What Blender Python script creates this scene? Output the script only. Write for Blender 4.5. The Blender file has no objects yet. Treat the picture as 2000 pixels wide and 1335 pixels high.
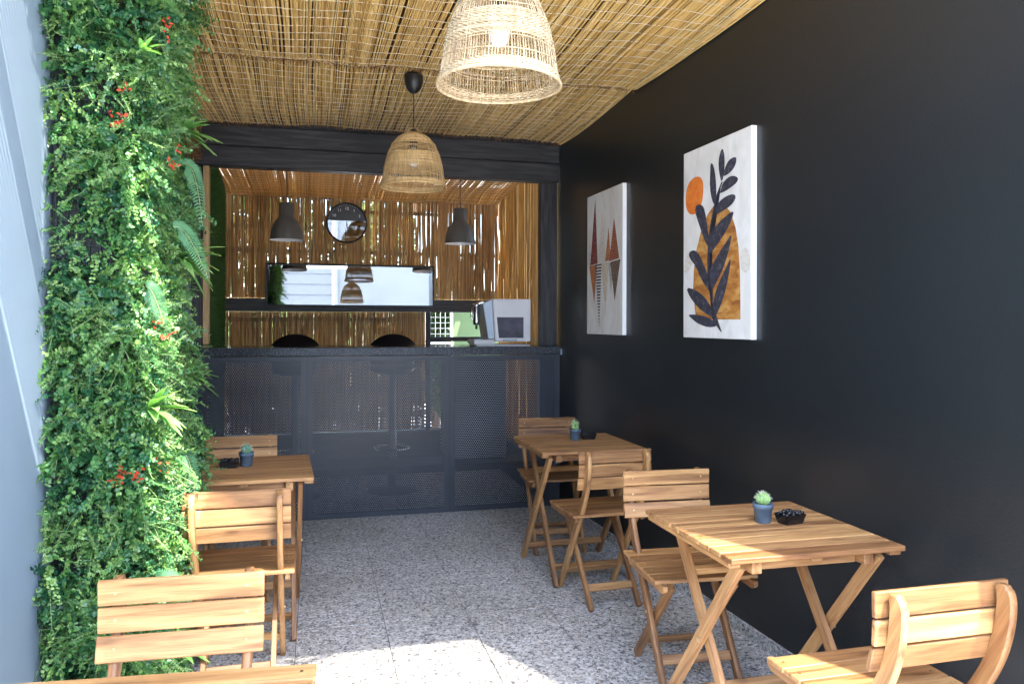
import bpy, bmesh, math, random
import numpy as np
from mathutils import Vector, Matrix, Euler
random.seed(7)
RNG = np.random.default_rng(11)
SC = bpy.context.scene
COL = SC.collection
R = math.radians

# ------------------------------------------------------------------ camera, sky, sun, exposure
cam_d = bpy.data.cameras.new('camera')
cam = bpy.data.objects.new('camera', cam_d); COL.objects.link(cam)
cam_d.sensor_width = 36.0; cam_d.lens = 26.89; cam_d.shift_y = -0.01875
cam_d.clip_start = 0.05; cam_d.clip_end = 400
M4 = Matrix.Translation((0, 0, 1.3)) @ Matrix.Rotation(-0.2501, 4, 'Z') @ Matrix.Rotation(R(90), 4, 'X') @ Matrix.Rotation(0.0024, 4, 'Z')
cam.matrix_world = M4
SC.camera = cam

SUN_EL = R(57.0)
SUN_TO = Vector((0.43 * math.cos(SUN_EL), -0.903 * math.cos(SUN_EL), math.sin(SUN_EL))).normalized()  # towards the sun
w = bpy.data.worlds.new('World'); SC.world = w; w.use_nodes = True
wn = w.node_tree; wn.nodes.clear()
sky = wn.nodes.new('ShaderNodeTexSky'); sky.sky_type = 'NISHITA'; sky.sun_disc = False
sky.sun_elevation = SUN_EL; sky.sun_rotation = math.atan2(SUN_TO.x, SUN_TO.y)
sky.air_density = 1.0; sky.dust_density = 1.0; sky.ozone_density = 1.0
bg = wn.nodes.new('ShaderNodeBackground'); bg.inputs['Strength'].default_value = 0.15
wo = wn.nodes.new('ShaderNodeOutputWorld')
wn.links.new(sky.outputs[0], bg.inputs[0]); wn.links.new(bg.outputs[0], wo.inputs[0])
sun_d = bpy.data.lights.new('sun', 'SUN'); sun_d.energy = 2.0; sun_d.angle = R(0.53); sun_d.color = (1.0, 0.94, 0.84)
sun = bpy.data.objects.new('sun', sun_d); COL.objects.link(sun)
sun.rotation_euler = SUN_TO.to_track_quat('Z', 'Y').to_euler(); sun.location = (6, -12, 14)
SC.view_settings.view_transform = 'Standard'; SC.view_settings.look = 'None'
SC.view_settings.exposure = 3.95; SC.view_settings.gamma = 1.0; SC.view_settings.use_curve_mapping = False
SC.cycles.max_bounces = 10; SC.cycles.diffuse_bounces = 5; SC.cycles.transparent_max_bounces = 24
SC.cycles.sample_clamp_indirect = 8.0

# ------------------------------------------------------------------ helpers
def link(o, parent=None):
    COL.objects.link(o)
    if parent is not None: o.parent = parent
    return o

def tag(o, label=None, cat=None, group=None, kind=None):
    if label: o['label'] = label
    if cat: o['category'] = cat
    if group: o['group'] = group
    if kind: o['kind'] = kind
    return o

def thing(name, label, cat, loc=(0, 0, 0), rz=0.0, group=None):
    o = bpy.data.objects.new(name, None); o.empty_display_size = 0.1
    COL.objects.link(o); o.location = loc; o.rotation_euler = (0, 0, rz)
    return tag(o, label, cat, group)

def copy_tree(src, parent=None):
    c = src.copy(); COL.objects.link(c)
    if parent is not None: c.parent = parent
    for ch in src.children: copy_tree(ch, c)
    return c

def setmats(me, mats):
    for m in (mats if isinstance(mats, (list, tuple)) else [mats]): me.materials.append(m)

def obj_me(name, me, parent=None, loc=(0, 0, 0), rot=(0, 0, 0)):
    o = bpy.data.objects.new(name, me); link(o, parent)
    o.location = loc; o.rotation_euler = rot
    return o

def obj_bm(name, bm, mats, parent=None, loc=(0, 0, 0), rot=(0, 0, 0), smooth=False):
    me = bpy.data.meshes.new(name)
    bmesh.ops.recalc_face_normals(bm, faces=bm.faces)
    bm.to_mesh(me); bm.free(); setmats(me, mats)
    if smooth:
        me.polygons.foreach_set('use_smooth', [True] * len(me.polygons))
        try: me.set_sharp_from_angle(angle=R(40))
        except Exception: pass
    return obj_me(name, me, parent, loc, rot)

def np_mesh(name, V, F, mats, parent=None, smooth=False, tint=None, kind=None):
    """V (n,3) vertices, F (m,k) faces all with k corners"""
    V = np.asarray(V, dtype=np.float32); F = np.asarray(F, dtype=np.int32)
    me = bpy.data.meshes.new(name)
    me.vertices.add(len(V)); me.vertices.foreach_set('co', V.ravel())
    me.loops.add(F.size); me.loops.foreach_set('vertex_index', F.ravel())
    me.polygons.add(len(F)); me.polygons.foreach_set('loop_start', np.arange(len(F), dtype=np.int32) * F.shape[1])
    me.update(calc_edges=True)
    if smooth: me.polygons.foreach_set('use_smooth', np.ones(len(F), dtype=bool))
    if tint is not None:
        a = me.attributes.new('tint', 'FLOAT', 'POINT'); a.data.foreach_set('value', np.asarray(tint, dtype=np.float32))
    setmats(me, mats)
    o = obj_me(name, me, parent)
    if kind: o['kind'] = kind
    return o

def box(bm, x0, x1, y0, y1, z0, z1, mi=0, bev=0.0):
    v = [bm.verts.new(p) for p in ((x0, y0, z0), (x1, y0, z0), (x1, y1, z0), (x0, y1, z0), (x0, y0, z1), (x1, y0, z1), (x1, y1, z1), (x0, y1, z1))]
    fs = []
    for q in ((0, 3, 2, 1), (4, 5, 6, 7), (0, 1, 5, 4), (1, 2, 6, 5), (2, 3, 7, 6), (3, 0, 4, 7)):
        f = bm.faces.new([v[i] for i in q]); f.material_index = mi; fs.append(f)
    if bev:
        es = set(e for f in fs for e in f.edges)
        r = bmesh.ops.bevel(bm, geom=list(es), offset=bev, segments=1, affect='EDGES', profile=0.5)
        for f in r['faces']: f.material_index = mi
    return v

def lathe(bm, prof, n=24, mi=0, cx=0, cy=0, close=False):
    """prof list of (r,z)"""
    rings = []
    for r, z in prof:
        if r < 1e-6: rings.append([bm.verts.new((cx, cy, z))])
        else: rings.append([bm.verts.new((cx + r * math.cos(2 * math.pi * k / n), cy + r * math.sin(2 * math.pi * k / n), z)) for k in range(n)])
    for a, b in zip(rings[:-1], rings[1:]):
        for k in range(n):
            k2 = (k + 1) % n
            if len(a) == 1 and len(b) == 1: continue
            if len(a) == 1: f = bm.faces.new((a[0], b[k], b[k2]))
            elif len(b) == 1: f = bm.faces.new((a[k], a[k2], b[0]))
            else: f = bm.faces.new((a[k], a[k2], b[k2], b[k]))
            f.material_index = mi; f.smooth = True

def tubes_np(paths, rad, sides=5):
    """paths (n,s,3) array; rad scalar or (n,) or (n,s). returns V,F"""
    P = np.asarray(paths, dtype=np.float64); n, s, _ = P.shape
    rad = np.asarray(rad, dtype=np.float64)
    if rad.ndim == 0: rad = np.full((n, s), float(rad))
    elif rad.ndim == 1: rad = np.repeat(rad[:, None], s, 1)
    T = np.gradient(P, axis=1); T /= np.linalg.norm(T, axis=2, keepdims=True) + 1e-12
    up = np.where(np.abs(T[..., 2:3]) > 0.9, np.array([1.0, 0, 0]), np.array([0, 0, 1.0]))
    A = np.cross(T, up); A /= np.linalg.norm(A, axis=2, keepdims=True) + 1e-12
    B = np.cross(T, A)
    ang = np.arange(sides) * 2 * np.pi / sides
    V = P[:, :, None, :] + rad[:, :, None, None] * (np.cos(ang)[None, None, :, None] * A[:, :, None, :] + np.sin(ang)[None, None, :, None] * B[:, :, None, :])
    idx = np.arange(n * s * sides).reshape(n, s, sides)
    a = idx[:, :-1, :]; b = idx[:, 1:, :]
    F = np.stack([a, np.roll(a, -1, 2), np.roll(b, -1, 2), b], -1).reshape(-1, 4)
    return V.reshape(-1, 3), F

def tube(name, pts, rad, mat, parent=None, sides=8):
    V, F = tubes_np(np.array([pts], dtype=float), rad, sides)
    return np_mesh(name, V, F, mat, parent, smooth=True)

def text_mesh(body, size):
    cu = bpy.data.curves.new('text', 'FONT'); cu.body = body; cu.size = size; cu.align_x = 'CENTER'; cu.align_y = 'CENTER'
    to = bpy.data.objects.new('text', cu); COL.objects.link(to)
    bpy.context.view_layer.update()
    me = bpy.data.meshes.new_from_object(to.evaluated_get(bpy.context.evaluated_depsgraph_get()))
    bpy.data.objects.remove(to); bpy.data.curves.remove(cu)
    return me

# ------------------------------------------------------------------ materials
class NT:
    def __init__(s, name):
        s.m = bpy.data.materials.new(name); s.m.use_nodes = True
        s.t = s.m.node_tree; s.b = s.t.nodes['Principled BSDF']; s.out = s.t.nodes['Material Output']
    def n(s, typ, **kw):
        nd = s.t.nodes.new(typ)
        for k, v in kw.items():
            if k in nd.inputs.keys(): nd.inputs[k].default_value = v
            else: setattr(nd, k, v)
        return nd
    def l(s, a, b): s.t.links.new(a, b)
    def math(s, op, a, b=None, c=None):
        nd = s.t.nodes.new('ShaderNodeMath'); nd.operation = op
        for i, v in enumerate((a, b, c)):
            if v is None: continue
            if isinstance(v, (int, float)): nd.inputs[i].default_value = v
            else: s.l(v, nd.inputs[i])
        return nd.outputs[0]
    def ramp(s, fac, stops, interp='LINEAR'):
        nd = s.t.nodes.new('ShaderNodeValToRGB'); nd.color_ramp.interpolation = interp
        e = nd.color_ramp.elements
        while len(e) > 1: e.remove(e[0])
        e[0].position = stops[0][0]; e[0].color = (*stops[0][1], 1)
        for p, c in stops[1:]:
            x = e.new(p); x.color = (*c, 1)
        s.l(fac, nd.inputs[0]); return nd.outputs[0]
    def mix(s, fac, a, b, typ='MIX'):
        nd = s.t.nodes.new('ShaderNodeMix'); nd.data_type = 'RGBA'; nd.blend_type = typ
        for i, v in ((0, fac), (6, a), (7, b)):
            if isinstance(v, (int, float)): nd.inputs[i].default_value = v
            elif isinstance(v, tuple): nd.inputs[i].default_value = (*v, 1)
            else: s.l(v, nd.inputs[i])
        return nd.outputs[2]
    def bump(s, h, strength=0.3, dist=0.002):
        nd = s.n('ShaderNodeBump'); nd.inputs['Strength'].default_value = strength; nd.inputs['Distance'].default_value = dist
        s.l(h, nd.inputs['Height']); s.l(nd.outputs[0], s.b.inputs['Normal'])
    def coords(s, scale=(1, 1, 1), rand=True, which='Object'):
        tc = s.n('ShaderNodeTexCoord'); mp = s.n('ShaderNodeMapping'); mp.inputs['Scale'].default_value = scale
        v = tc.outputs[which]
        if rand:
            oi = s.n('ShaderNodeObjectInfo'); cb = s.n('ShaderNodeCombineXYZ')
            for i, k in enumerate((37.0, 61.0, 83.0)): s.l(s.math('MULTIPLY', oi.outputs['Random'], k), cb.inputs[i])
            va = s.n('ShaderNodeVectorMath', operation='ADD'); s.l(v, va.inputs[0]); s.l(cb.outputs[0], va.inputs[1]); v = va.outputs[0]
        s.l(v, mp.inputs['Vector']); return mp.outputs[0]

def plain(name, col, rough=0.5, metal=0.0, var=0.12, nscale=6.0, bump=0.0, bscale=200.0, spec=0.5):
    t = NT(name); v = t.coords(rand=True)
    nz = t.n('ShaderNodeTexNoise'); nz.inputs['Scale'].default_value = nscale; nz.inputs['Detail'].default_value = 5; t.l(v, nz.inputs['Vector'])
    lo = tuple(c * (1 - var) for c in col); hi = tuple(min(1, c * (1 + var)) for c in col)
    t.l(t.ramp(nz.outputs['Fac'], [(0.3, lo), (0.7, hi)]), t.b.inputs['Base Color'])
    t.l(t.math('ADD', t.math('MULTIPLY', nz.outputs['Fac'], 0.12), rough - 0.06), t.b.inputs['Roughness'])
    t.b.inputs['Metallic'].default_value = metal; t.b.inputs['Specular IOR Level'].default_value = spec
    if bump:
        b = t.n('ShaderNodeTexNoise'); b.inputs['Scale'].default_value = bscale; b.inputs['Detail'].default_value = 3; t.l(v, b.inputs['Vector'])
        t.bump(b.outputs['Fac'], bump)
    return t.m

def wood(name, dark, mid, light, rough=0.48):
    t = NT(name); v = t.coords((1.3, 16, 16))
    a = t.n('ShaderNodeTexNoise'); a.inputs['Scale'].default_value = 2.4; a.inputs['Detail'].default_value = 5; a.inputs['Distortion'].default_value = 0.7; t.l(v, a.inputs['Vector'])
    v2 = t.coords((5, 150, 150)); f = t.n('ShaderNodeTexNoise'); f.inputs['Scale'].default_value = 2.5; f.inputs['Detail'].default_value = 4; t.l(v2, f.inputs['Vector'])
    c = t.ramp(a.outputs['Fac'], [(0.28, dark), (0.46, mid), (0.66, light)])
    g = t.ramp(f.outputs['Fac'], [(0.35, (0.72, 0.68, 0.64)), (0.55, (1, 1, 1))])
    c = t.mix(0.8, c, g, 'MULTIPLY')
    oi = t.n('ShaderNodeObjectInfo')
    tone = t.ramp(oi.outputs['Random'], [(0.0, (0.62, 0.52, 0.46)), (0.3, (0.86, 0.78, 0.72)), (0.65, (1.04, 1.0, 0.95)), (1.0, (1.24, 1.22, 1.12))])
    c = t.mix(1.0, c, tone, 'MULTIPLY')
    # a few knots
    vk = t.coords((4, 14, 14)); k = t.n('ShaderNodeTexVoronoi'); k.inputs['Scale'].default_value = 1.0; t.l(vk, k.inputs['Vector'])
    kn = t.ramp(k.outputs['Distance'], [(0.05, (0.35, 0.25, 0.2)), (0.13, (1, 1, 1))])
    c = t.mix(0.6, c, kn, 'MULTIPLY')
    t.l(c, t.b.inputs['Base Color']); t.b.inputs['Roughness'].default_value = rough
    t.bump(f.outputs['Fac'], 0.25, 0.001)
    return t.m

M = {}
M['wood'] = wood('acacia_wood', (0.165, 0.075, 0.030), (0.35, 0.185, 0.076), (0.48, 0.285, 0.125))
M['pale_timber'] = wood('pale_timber', (0.35, 0.22, 0.10), (0.48, 0.32, 0.16), (0.58, 0.42, 0.22), 0.6)
M['batten'] = wood('brown_batten', (0.10, 0.05, 0.02), (0.16, 0.08, 0.035), (0.22, 0.11, 0.05), 0.7)
M['brass'] = plain('brass_screw', (0.62, 0.48, 0.25), 0.35, 1.0)
M['dark_timber'] = wood('charred_timber', (0.012, 0.013, 0.016), (0.022, 0.024, 0.03), (0.05, 0.052, 0.06), 0.5)

# glossy black wall paint with roller stipple
def black_wall():
    t = NT('black_wall_paint'); v = t.coords(rand=False)
    n1 = t.n('ShaderNodeTexNoise'); n1.inputs['Scale'].default_value = 1.3; n1.inputs['Detail'].default_value = 4; t.l(v, n1.inputs['Vector'])
    t.l(t.ramp(n1.outputs['Fac'], [(0.3, (0.013, 0.0155, 0.0185)), (0.7, (0.015, 0.018, 0.0195))]), t.b.inputs['Base Color'])
    t.l(t.ramp(n1.outputs['Fac'], [(0.3, (0.30,) * 3), (0.7, (0.33,) * 3)]), t.b.inputs['Roughness'])
    n2 = t.n('ShaderNodeTexNoise'); n2.inputs['Scale'].default_value = 120; n2.inputs['Detail'].default_value = 3; t.l(v, n2.inputs['Vector'])
    t.bump(n2.outputs['Fac'], 0.3, 0.002)
    vo = t.n('ShaderNodeTexVoronoi'); vo.inputs['Scale'].default_value = 9; t.l(v, vo.inputs['Vector'])
    return t.m
M['black_wall'] = black_wall()
M['grey_wall'] = plain('pale_blue_grey_render', (0.185, 0.245, 0.31), 0.75, var=0.05, nscale=2.0, bump=0.15, bscale=90)
M['ochre_wall'] = plain('ochre_render', (0.20, 0.17, 0.12), 0.85, var=0.15)
M['pale_render'] = plain('grey_render', (0.17, 0.172, 0.174), 0.85, var=0.06, nscale=0.8, bump=0.2, bscale=60)
M['pale_post'] = plain('pale_post', (0.2, 0.2, 0.2), 0.6)
M['shutter'] = plain('pale_shutter', (0.15, 0.152, 0.156), 0.6, var=0.05)
M['white_wall'] = plain('white_render', (0.78, 0.78, 0.76), 0.8, var=0.05, nscale=1.5, bump=0.2, bscale=60)

def terrazzo():
    t = NT('terrazzo'); tc = t.n('ShaderNodeTexCoord'); oi = t.n('ShaderNodeObjectInfo')
    cb = t.n('ShaderNodeCombineXYZ')
    for i, k in enumerate((37.0, 61.0, 3.0)): t.l(t.math('MULTIPLY', oi.outputs['Random'], k), cb.inputs[i])
    va = t.n('ShaderNodeVectorMath', operation='ADD'); t.l(tc.outputs['Object'], va.inputs[0]); t.l(cb.outputs[0], va.inputs[1])
    wv = t.n('ShaderNodeTexNoise'); wv.inputs['Scale'].default_value = 90; t.l(va.outputs[0], wv.inputs['Vector'])
    vm = t.n('ShaderNodeVectorMath', operation='MULTIPLY_ADD'); vm.inputs[1].default_value = (0.007,) * 3
    t.l(wv.outputs['Color'], vm.inputs[0]); t.l(va.outputs[0], vm.inputs[2])
    def chips(scale, stops):
        v = t.n('ShaderNodeTexVoronoi'); v.inputs['Scale'].default_value = scale; t.l(vm.outputs[0], v.inputs['Vector'])
        sp = t.n('ShaderNodeSeparateColor'); t.l(v.outputs['Color'], sp.inputs[0])
        return t.ramp(sp.outputs[0], stops, 'CONSTANT'), sp.outputs[1], v.outputs['Distance']
    c1, r1, d1 = chips(88, [(0.0, (0.12, 0.12, 0.125)), (0.12, (0.24, 0.235, 0.23)), (0.3, (0.40, 0.40, 0.395)), (0.5, (0.57, 0.57, 0.56)), (0.72, (0.71, 0.71, 0.70)), (0.95, (0.48, 0.40, 0.32))])
    c2, r2, d2 = chips(165, [(0.0, (0.10, 0.10, 0.105)), (0.12, (0.3, 0.3, 0.29)), (0.4, (0.55, 0.54, 0.52)), (0.8, (0.66, 0.65, 0.63))])
    m = t.math('GREATER_THAN', r1, 0.42)
    c = t.mix(m, c1, c2)
    # faint dirt
    n = t.n('ShaderNodeTexNoise'); n.inputs['Scale'].default_value = 1.1; n.inputs['Detail'].default_value = 4
    g = t.n('ShaderNodeNewGeometry'); t.l(g.outputs['Position'], n.inputs['Vector'])
    c = t.mix(1.0, c, t.ramp(n.outputs['Fac'], [(0.3, (0.80, 0.775, 0.74)), (0.62, (1.06, 1.06, 1.06))]), 'MULTIPLY')
    t.l(c, t.b.inputs['Base Color']); t.b.inputs['Roughness'].default_value = 0.5
    t.bump(r2, 0.05, 0.0006)
    return t.m
M['terrazzo'] = terrazzo()
M['joint'] = plain('tile_joint', (0.16, 0.155, 0.15), 0.9)
M['paving'] = plain('pale_paving', (0.70, 0.68, 0.64), 0.85, var=0.15, nscale=3)

def reed(name, stops, rough=0.6, transl=0.0, stripe=60.0, axis=1):
    t = NT(name); g = t.n('ShaderNodeNewGeometry')
    c = t.ramp(g.outputs['Random Per Island'], stops)
    tc = t.n('ShaderNodeTexCoord'); mp = t.n('ShaderNodeMapping'); sc = [40.0, 40.0, 40.0]; sc[axis] = 3.0; mp.inputs['Scale'].default_value = sc
    t.l(tc.outputs['Object'], mp.inputs['Vector'])
    n = t.n('ShaderNodeTexNoise'); n.inputs['Scale'].default_value = 2.0; n.inputs['Detail'].default_value = 4; t.l(mp.outputs[0], n.inputs['Vector'])
    c = t.mix(0.9, c, t.ramp(n.outputs['Fac'], [(0.3, (0.66, 0.61, 0.56)), (0.58, (1.08, 1.07, 1.05))]), 'MULTIPLY')
    t.l(c, t.b.inputs['Base Color']); t.b.inputs['Roughness'].default_value = rough
    t.b.inputs['Specular IOR Level'].default_value = 0.35
    if transl:
        tr = t.n('ShaderNodeBsdfTranslucent'); t.l(t.mix(1.0, c, (1.05, 1.0, 0.88), 'MULTIPLY'), tr.inputs['Color']); mx = t.n('ShaderNodeMixShader'); mx.inputs[0].default_value = transl
        t.l(t.b.outputs[0], mx.inputs[1]); t.l(tr.outputs[0], mx.inputs[2]); t.l(mx.outputs[0], t.out.inputs['Surface'])
    return t.m
M['reed_top'] = reed('ceiling_reed', [(0.0, (0.42, 0.23, 0.06)), (0.12, (0.64, 0.40, 0.13)), (0.5, (0.80, 0.54, 0.19)), (0.85, (0.85, 0.62, 0.27)), (1.0, (0.86, 0.68, 0.36))])
M['reed_back'] = reed('screen_reed', [(0.0, (0.42, 0.27, 0.12)), (0.3, (0.60, 0.42, 0.20)), (0.7, (0.72, 0.53, 0.28)), (1.0, (0.80, 0.64, 0.38))], axis=2, transl=0.5)
M['reed_side'] = reed('side_reed', [(0.0, (0.46, 0.29, 0.10)), (0.5, (0.62, 0.43, 0.17)), (1.0, (0.72, 0.54, 0.25))], axis=2, transl=0.3)
M['cord'] = plain('pale_binding_cord', (0.80, 0.72, 0.56), 0.8)
M['wire'] = plain('thin_wire', (0.35, 0.33, 0.28), 0.5, 0.5)
M['frayed'] = reed('frayed_reed_ends', [(0.0, (0.14, 0.06, 0.02)), (1.0, (0.34, 0.18, 0.08))])

def leaf_mat(name, stops, rough=0.42, transl=0.35):
    t = NT(name); a = t.n('ShaderNodeAttribute'); a.attribute_name = 'tint'
    g = t.n('ShaderNodeNewGeometry')
    f = t.math('ADD', t.math('MULTIPLY', a.outputs['Fac'], 0.8), t.math('MULTIPLY', g.outputs['Random Per Island'], 0.2))
    c = t.ramp(f, stops)
    t.l(c, t.b.inputs['Base Color']); t.b.inputs['Roughness'].default_value = rough
    tr = t.n('ShaderNodeBsdfTranslucent'); t.l(t.mix(1.0, c, (1.0, 1.1, 0.55), 'MULTIPLY'), tr.inputs['Color'])
    mx = t.n('ShaderNodeMixShader'); mx.inputs[0].default_value = transl
    t.l(t.b.outputs[0], mx.inputs[1]); t.l(tr.outputs[0], mx.inputs[2]); t.l(mx.outputs[0], t.out.inputs['Surface'])
    return t.m
M['leaf'] = leaf_mat('garden_leaf', [(0.0, (0.014, 0.075, 0.042)), (0.25, (0.030, 0.132, 0.058)), (0.5, (0.078, 0.225, 0.068)), (0.7, (0.145, 0.31, 0.075)), (0.86, (0.28, 0.44, 0.14)), (1.0, (0.13, 0.28, 0.24))], 0.34)
M['leaf_far'] = leaf_mat('hedge_leaf', [(0.0, (0.02, 0.06, 0.015)), (0.5, (0.06, 0.12, 0.025)), (1.0, (0.16, 0.22, 0.06))])
M['spiky'] = leaf_mat('spiky_leaf', [(0.0, (0.07, 0.22, 0.05)), (0.6, (0.16, 0.36, 0.09)), (1.0, (0.42, 0.56, 0.22))], 0.35, 0.3)
M['fern'] = leaf_mat('fern_leaf', [(0.0, (0.045, 0.16, 0.065)), (1.0, (0.11, 0.27, 0.12))], 0.5, 0.3)
M['petal'] = leaf_mat('red_petal', [(0.0, (0.36, 0.015, 0.008)), (1.0, (0.62, 0.075, 0.02))], 0.5, 0.25)
M['turf'] = leaf_mat('turf_blade', [(0.0, (0.02, 0.07, 0.01)), (0.6, (0.045, 0.12, 0.02)), (1.0, (0.10, 0.19, 0.04))], 0.6, 0.2)
M['black_plastic'] = plain('black_plastic', (0.014, 0.015, 0.016), 0.45)
M['black_gloss'] = plain('black_glazed', (0.008, 0.008, 0.009), 0.18)
M['pebble'] = plain('black_pebble', (0.012, 0.012, 0.014), 0.25, nscale=40)
M['pot'] = plain('blue_grey_pot', (0.085, 0.125, 0.17), 0.6, var=0.2, nscale=40)
M['soil'] = plain('soil', (0.05, 0.03, 0.02), 0.95, var=0.4, nscale=150)
M['cactus'] = plain('cactus_green', (0.22, 0.36, 0.12), 0.6, var=0.25, nscale=60)
M['cactus_dark'] = plain('cactus_blue_green', (0.12, 0.24, 0.15), 0.6, var=0.25, nscale=60)
M['spine'] = plain('cactus_spine', (0.75, 0.72, 0.55), 0.7)
M['white_enamel'] = plain('white_enamel', (0.80, 0.80, 0.80), 0.35, var=0.02)
M['white_shell'] = plain('white_machine_shell', (0.74, 0.74, 0.76), 0.35, var=0.03)
M['silver'] = plain('brushed_grey_metal', (0.36, 0.42, 0.48), 0.38, 0.6, var=0.05)
M['chrome'] = plain('chrome', (0.75, 0.76, 0.78), 0.12, 1.0, var=0.03)
M['dark_chrome'] = plain('dark_chrome', (0.16, 0.17, 0.18), 0.3, 1.0)
M['smoked'] = plain('smoked_window', (0.09, 0.09, 0.12), 0.12, var=0.3, nscale=14)
M['bronze_shade'] = plain('dark_bronze_enamel', (0.10, 0.094, 0.085), 0.42, var=0.06)
M['leather'] = plain('dark_brown_leather', (0.022, 0.013, 0.012), 0.32, bump=0.2, bscale=300)
M['canvas_white'] = plain('white_canvas_side', (0.82, 0.82, 0.82), 0.85, var=0.03, bump=0.2, bscale=400)
def fabric():
    t = NT('shade_canopy_fabric'); v = t.coords(rand=False); n = t.n('ShaderNodeTexNoise'); n.inputs['Scale'].default_value = 2.0; t.l(v, n.inputs['Vector'])
    c = t.ramp(n.outputs['Fac'], [(0.3, (0.80, 0.80, 0.79)), (0.7, (0.86, 0.86, 0.85))]); t.l(c, t.b.inputs['Base Color']); t.b.inputs['Roughness'].default_value = 0.9
    tr = t.n('ShaderNodeBsdfTranslucent'); t.l(c, tr.inputs['Color']); mx = t.n('ShaderNodeMixShader'); mx.inputs[0].default_value = 0.45
    t.l(t.b.outputs[0], mx.inputs[1]); t.l(tr.outputs[0], mx.inputs[2]); t.l(mx.outputs[0], t.out.inputs['Surface']); return t.m
M['fabric'] = fabric()
M['tinted_sheet'] = None
M['sage'] = plain('sage_green_board', (0.065, 0.11, 0.042), 0.7, var=0.08, nscale=3)
M['white_paint'] = plain('white_painted_metal', (0.80, 0.80, 0.78), 0.5, var=0.03)
M['bulb'] = plain('frosted_bulb_glass', (0.82, 0.82, 0.85), 0.25, var=0.02)
M['wicker_lightened'] = reed('wicker_lightened_far', [(0.0, (0.46, 0.30, 0.13)), (0.5, (0.62, 0.43, 0.20)), (1.0, (0.74, 0.55, 0.29))], 0.65, axis=2)  # same wicker, lightened and warmed to make up for the dimmer far spot
M['wicker'] = reed('wicker_darkened_near', [(0.0, (0.36, 0.27, 0.15)), (0.5, (0.50, 0.38, 0.23)), (1.0, (0.61, 0.49, 0.32))], 0.65, axis=2)  # same wicker, darkened to offset the strong daylight on the near lamp

def granite():
    t = NT('black_granite'); v = t.coords(rand=False)
    n = t.n('ShaderNodeTexNoise'); n.inputs['Scale'].default_value = 160; n.inputs['Detail'].default_value = 4; t.l(v, n.inputs['Vector'])
    t.l(t.ramp(n.outputs['Fac'], [(0.38, (0.018, 0.021, 0.027)), (0.55, (0.05, 0.058, 0.07)), (0.68, (0.17, 0.18, 0.20))]), t.b.inputs['Base Color'])
    t.b.inputs['Roughness'].default_value = 0.14
    return t.m
M['granite'] = granite()
def tinted():
    t = NT('tinted_roof_sheet'); v = t.coords(rand=False); n = t.n('ShaderNodeTexNoise'); n.inputs['Scale'].default_value = 2.0; t.l(v, n.inputs['Vector'])
    c = t.ramp(n.outputs['Fac'], [(0.3, (0.74, 0.70, 0.62)), (0.7, (0.80, 0.76, 0.68))]); t.l(c, t.b.inputs['Base Color'])
    tr = t.n('ShaderNodeBsdfTranslucent'); t.l(c, tr.inputs['Color']); mx = t.n('ShaderNodeMixShader'); mx.inputs[0].default_value = 0.75
    t.l(t.b.outputs[0], mx.inputs[1]); t.l(tr.outputs[0], mx.inputs[2]); t.l(mx.outputs[0], t.out.inputs['Surface']); return t.m
M['tinted_sheet'] = tinted()

def glass_mirror():
    t = NT('mirror_silver'); t.b.inputs['Metallic'].default_value = 1.0
    v = t.coords(rand=False); n = t.n('ShaderNodeTexNoise'); n.inputs['Scale'].default_value = 3; t.l(v, n.inputs['Vector'])
    t.l(t.ramp(n.outputs['Fac'], [(0.3, (0.68, 0.69, 0.70)), (0.7, (0.72, 0.73, 0.74))]), t.b.inputs['Base Color'])
    t.b.inputs['Roughness'].default_value = 0.02
    return t.m
M['mirror'] = glass_mirror()

def perforated(name, x0, x1, z0, z1, pitch=0.0138, rad=0.0032):
    """powder-coated sheet with staggered round holes cut through it"""
    t = NT(name); t.b.inputs['Base Color'].default_value = (0.018, 0.022, 0.03, 1); t.b.inputs['Roughness'].default_value = 0.36
    tc = t.n('ShaderNodeTexCoord'); sp = t.n('ShaderNodeSeparateXYZ'); t.l(tc.outputs['Object'], sp.inputs[0])
    X, Z = sp.outputs[0], sp.outputs[2]; row = pitch * math.sqrt(3)
    def lat(ox, oz):
        a = t.math('SUBTRACT', t.math('FLOORED_MODULO', t.math('ADD', X, ox), pitch), pitch / 2)
        b = t.math('SUBTRACT', t.math('FLOORED_MODULO', t.math('ADD', Z, oz), row), row / 2)
        return t.math('ADD', t.math('MULTIPLY', a, a), t.math('MULTIPLY', b, b))
    d = t.math('MINIMUM', lat(0, 0), lat(pitch / 2, row / 2))
    hole = t.math('LESS_THAN', d, rad * rad)
    for a, op, v in ((X, 'GREATER_THAN', x0), (X, 'LESS_THAN', x1), (Z, 'GREATER_THAN', z0), (Z, 'LESS_THAN', z1)):
        hole = t.math('MULTIPLY', hole, t.math(op, a, v))
    n = t.n('ShaderNodeTexNoise'); n.inputs['Scale'].default_value = 3; n.inputs['Detail'].default_value = 5; t.l(tc.outputs['Object'], n.inputs['Vector'])
    t.l(t.ramp(n.outputs['Fac'], [(0.3, (0.034, 0.042, 0.055)), (0.7, (0.050, 0.060, 0.076))]), t.b.inputs['Base Color'])
    tr = t.n('ShaderNodeBsdfTransparent'); mx = t.n('ShaderNodeMixShader')
    t.l(hole, mx.inputs[0]); t.l(t.b.outputs[0], mx.inputs[1]); t.l(tr.outputs[0], mx.inputs[2]); t.l(mx.outputs[0], t.out.inputs['Surface'])
    return t.m

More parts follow.
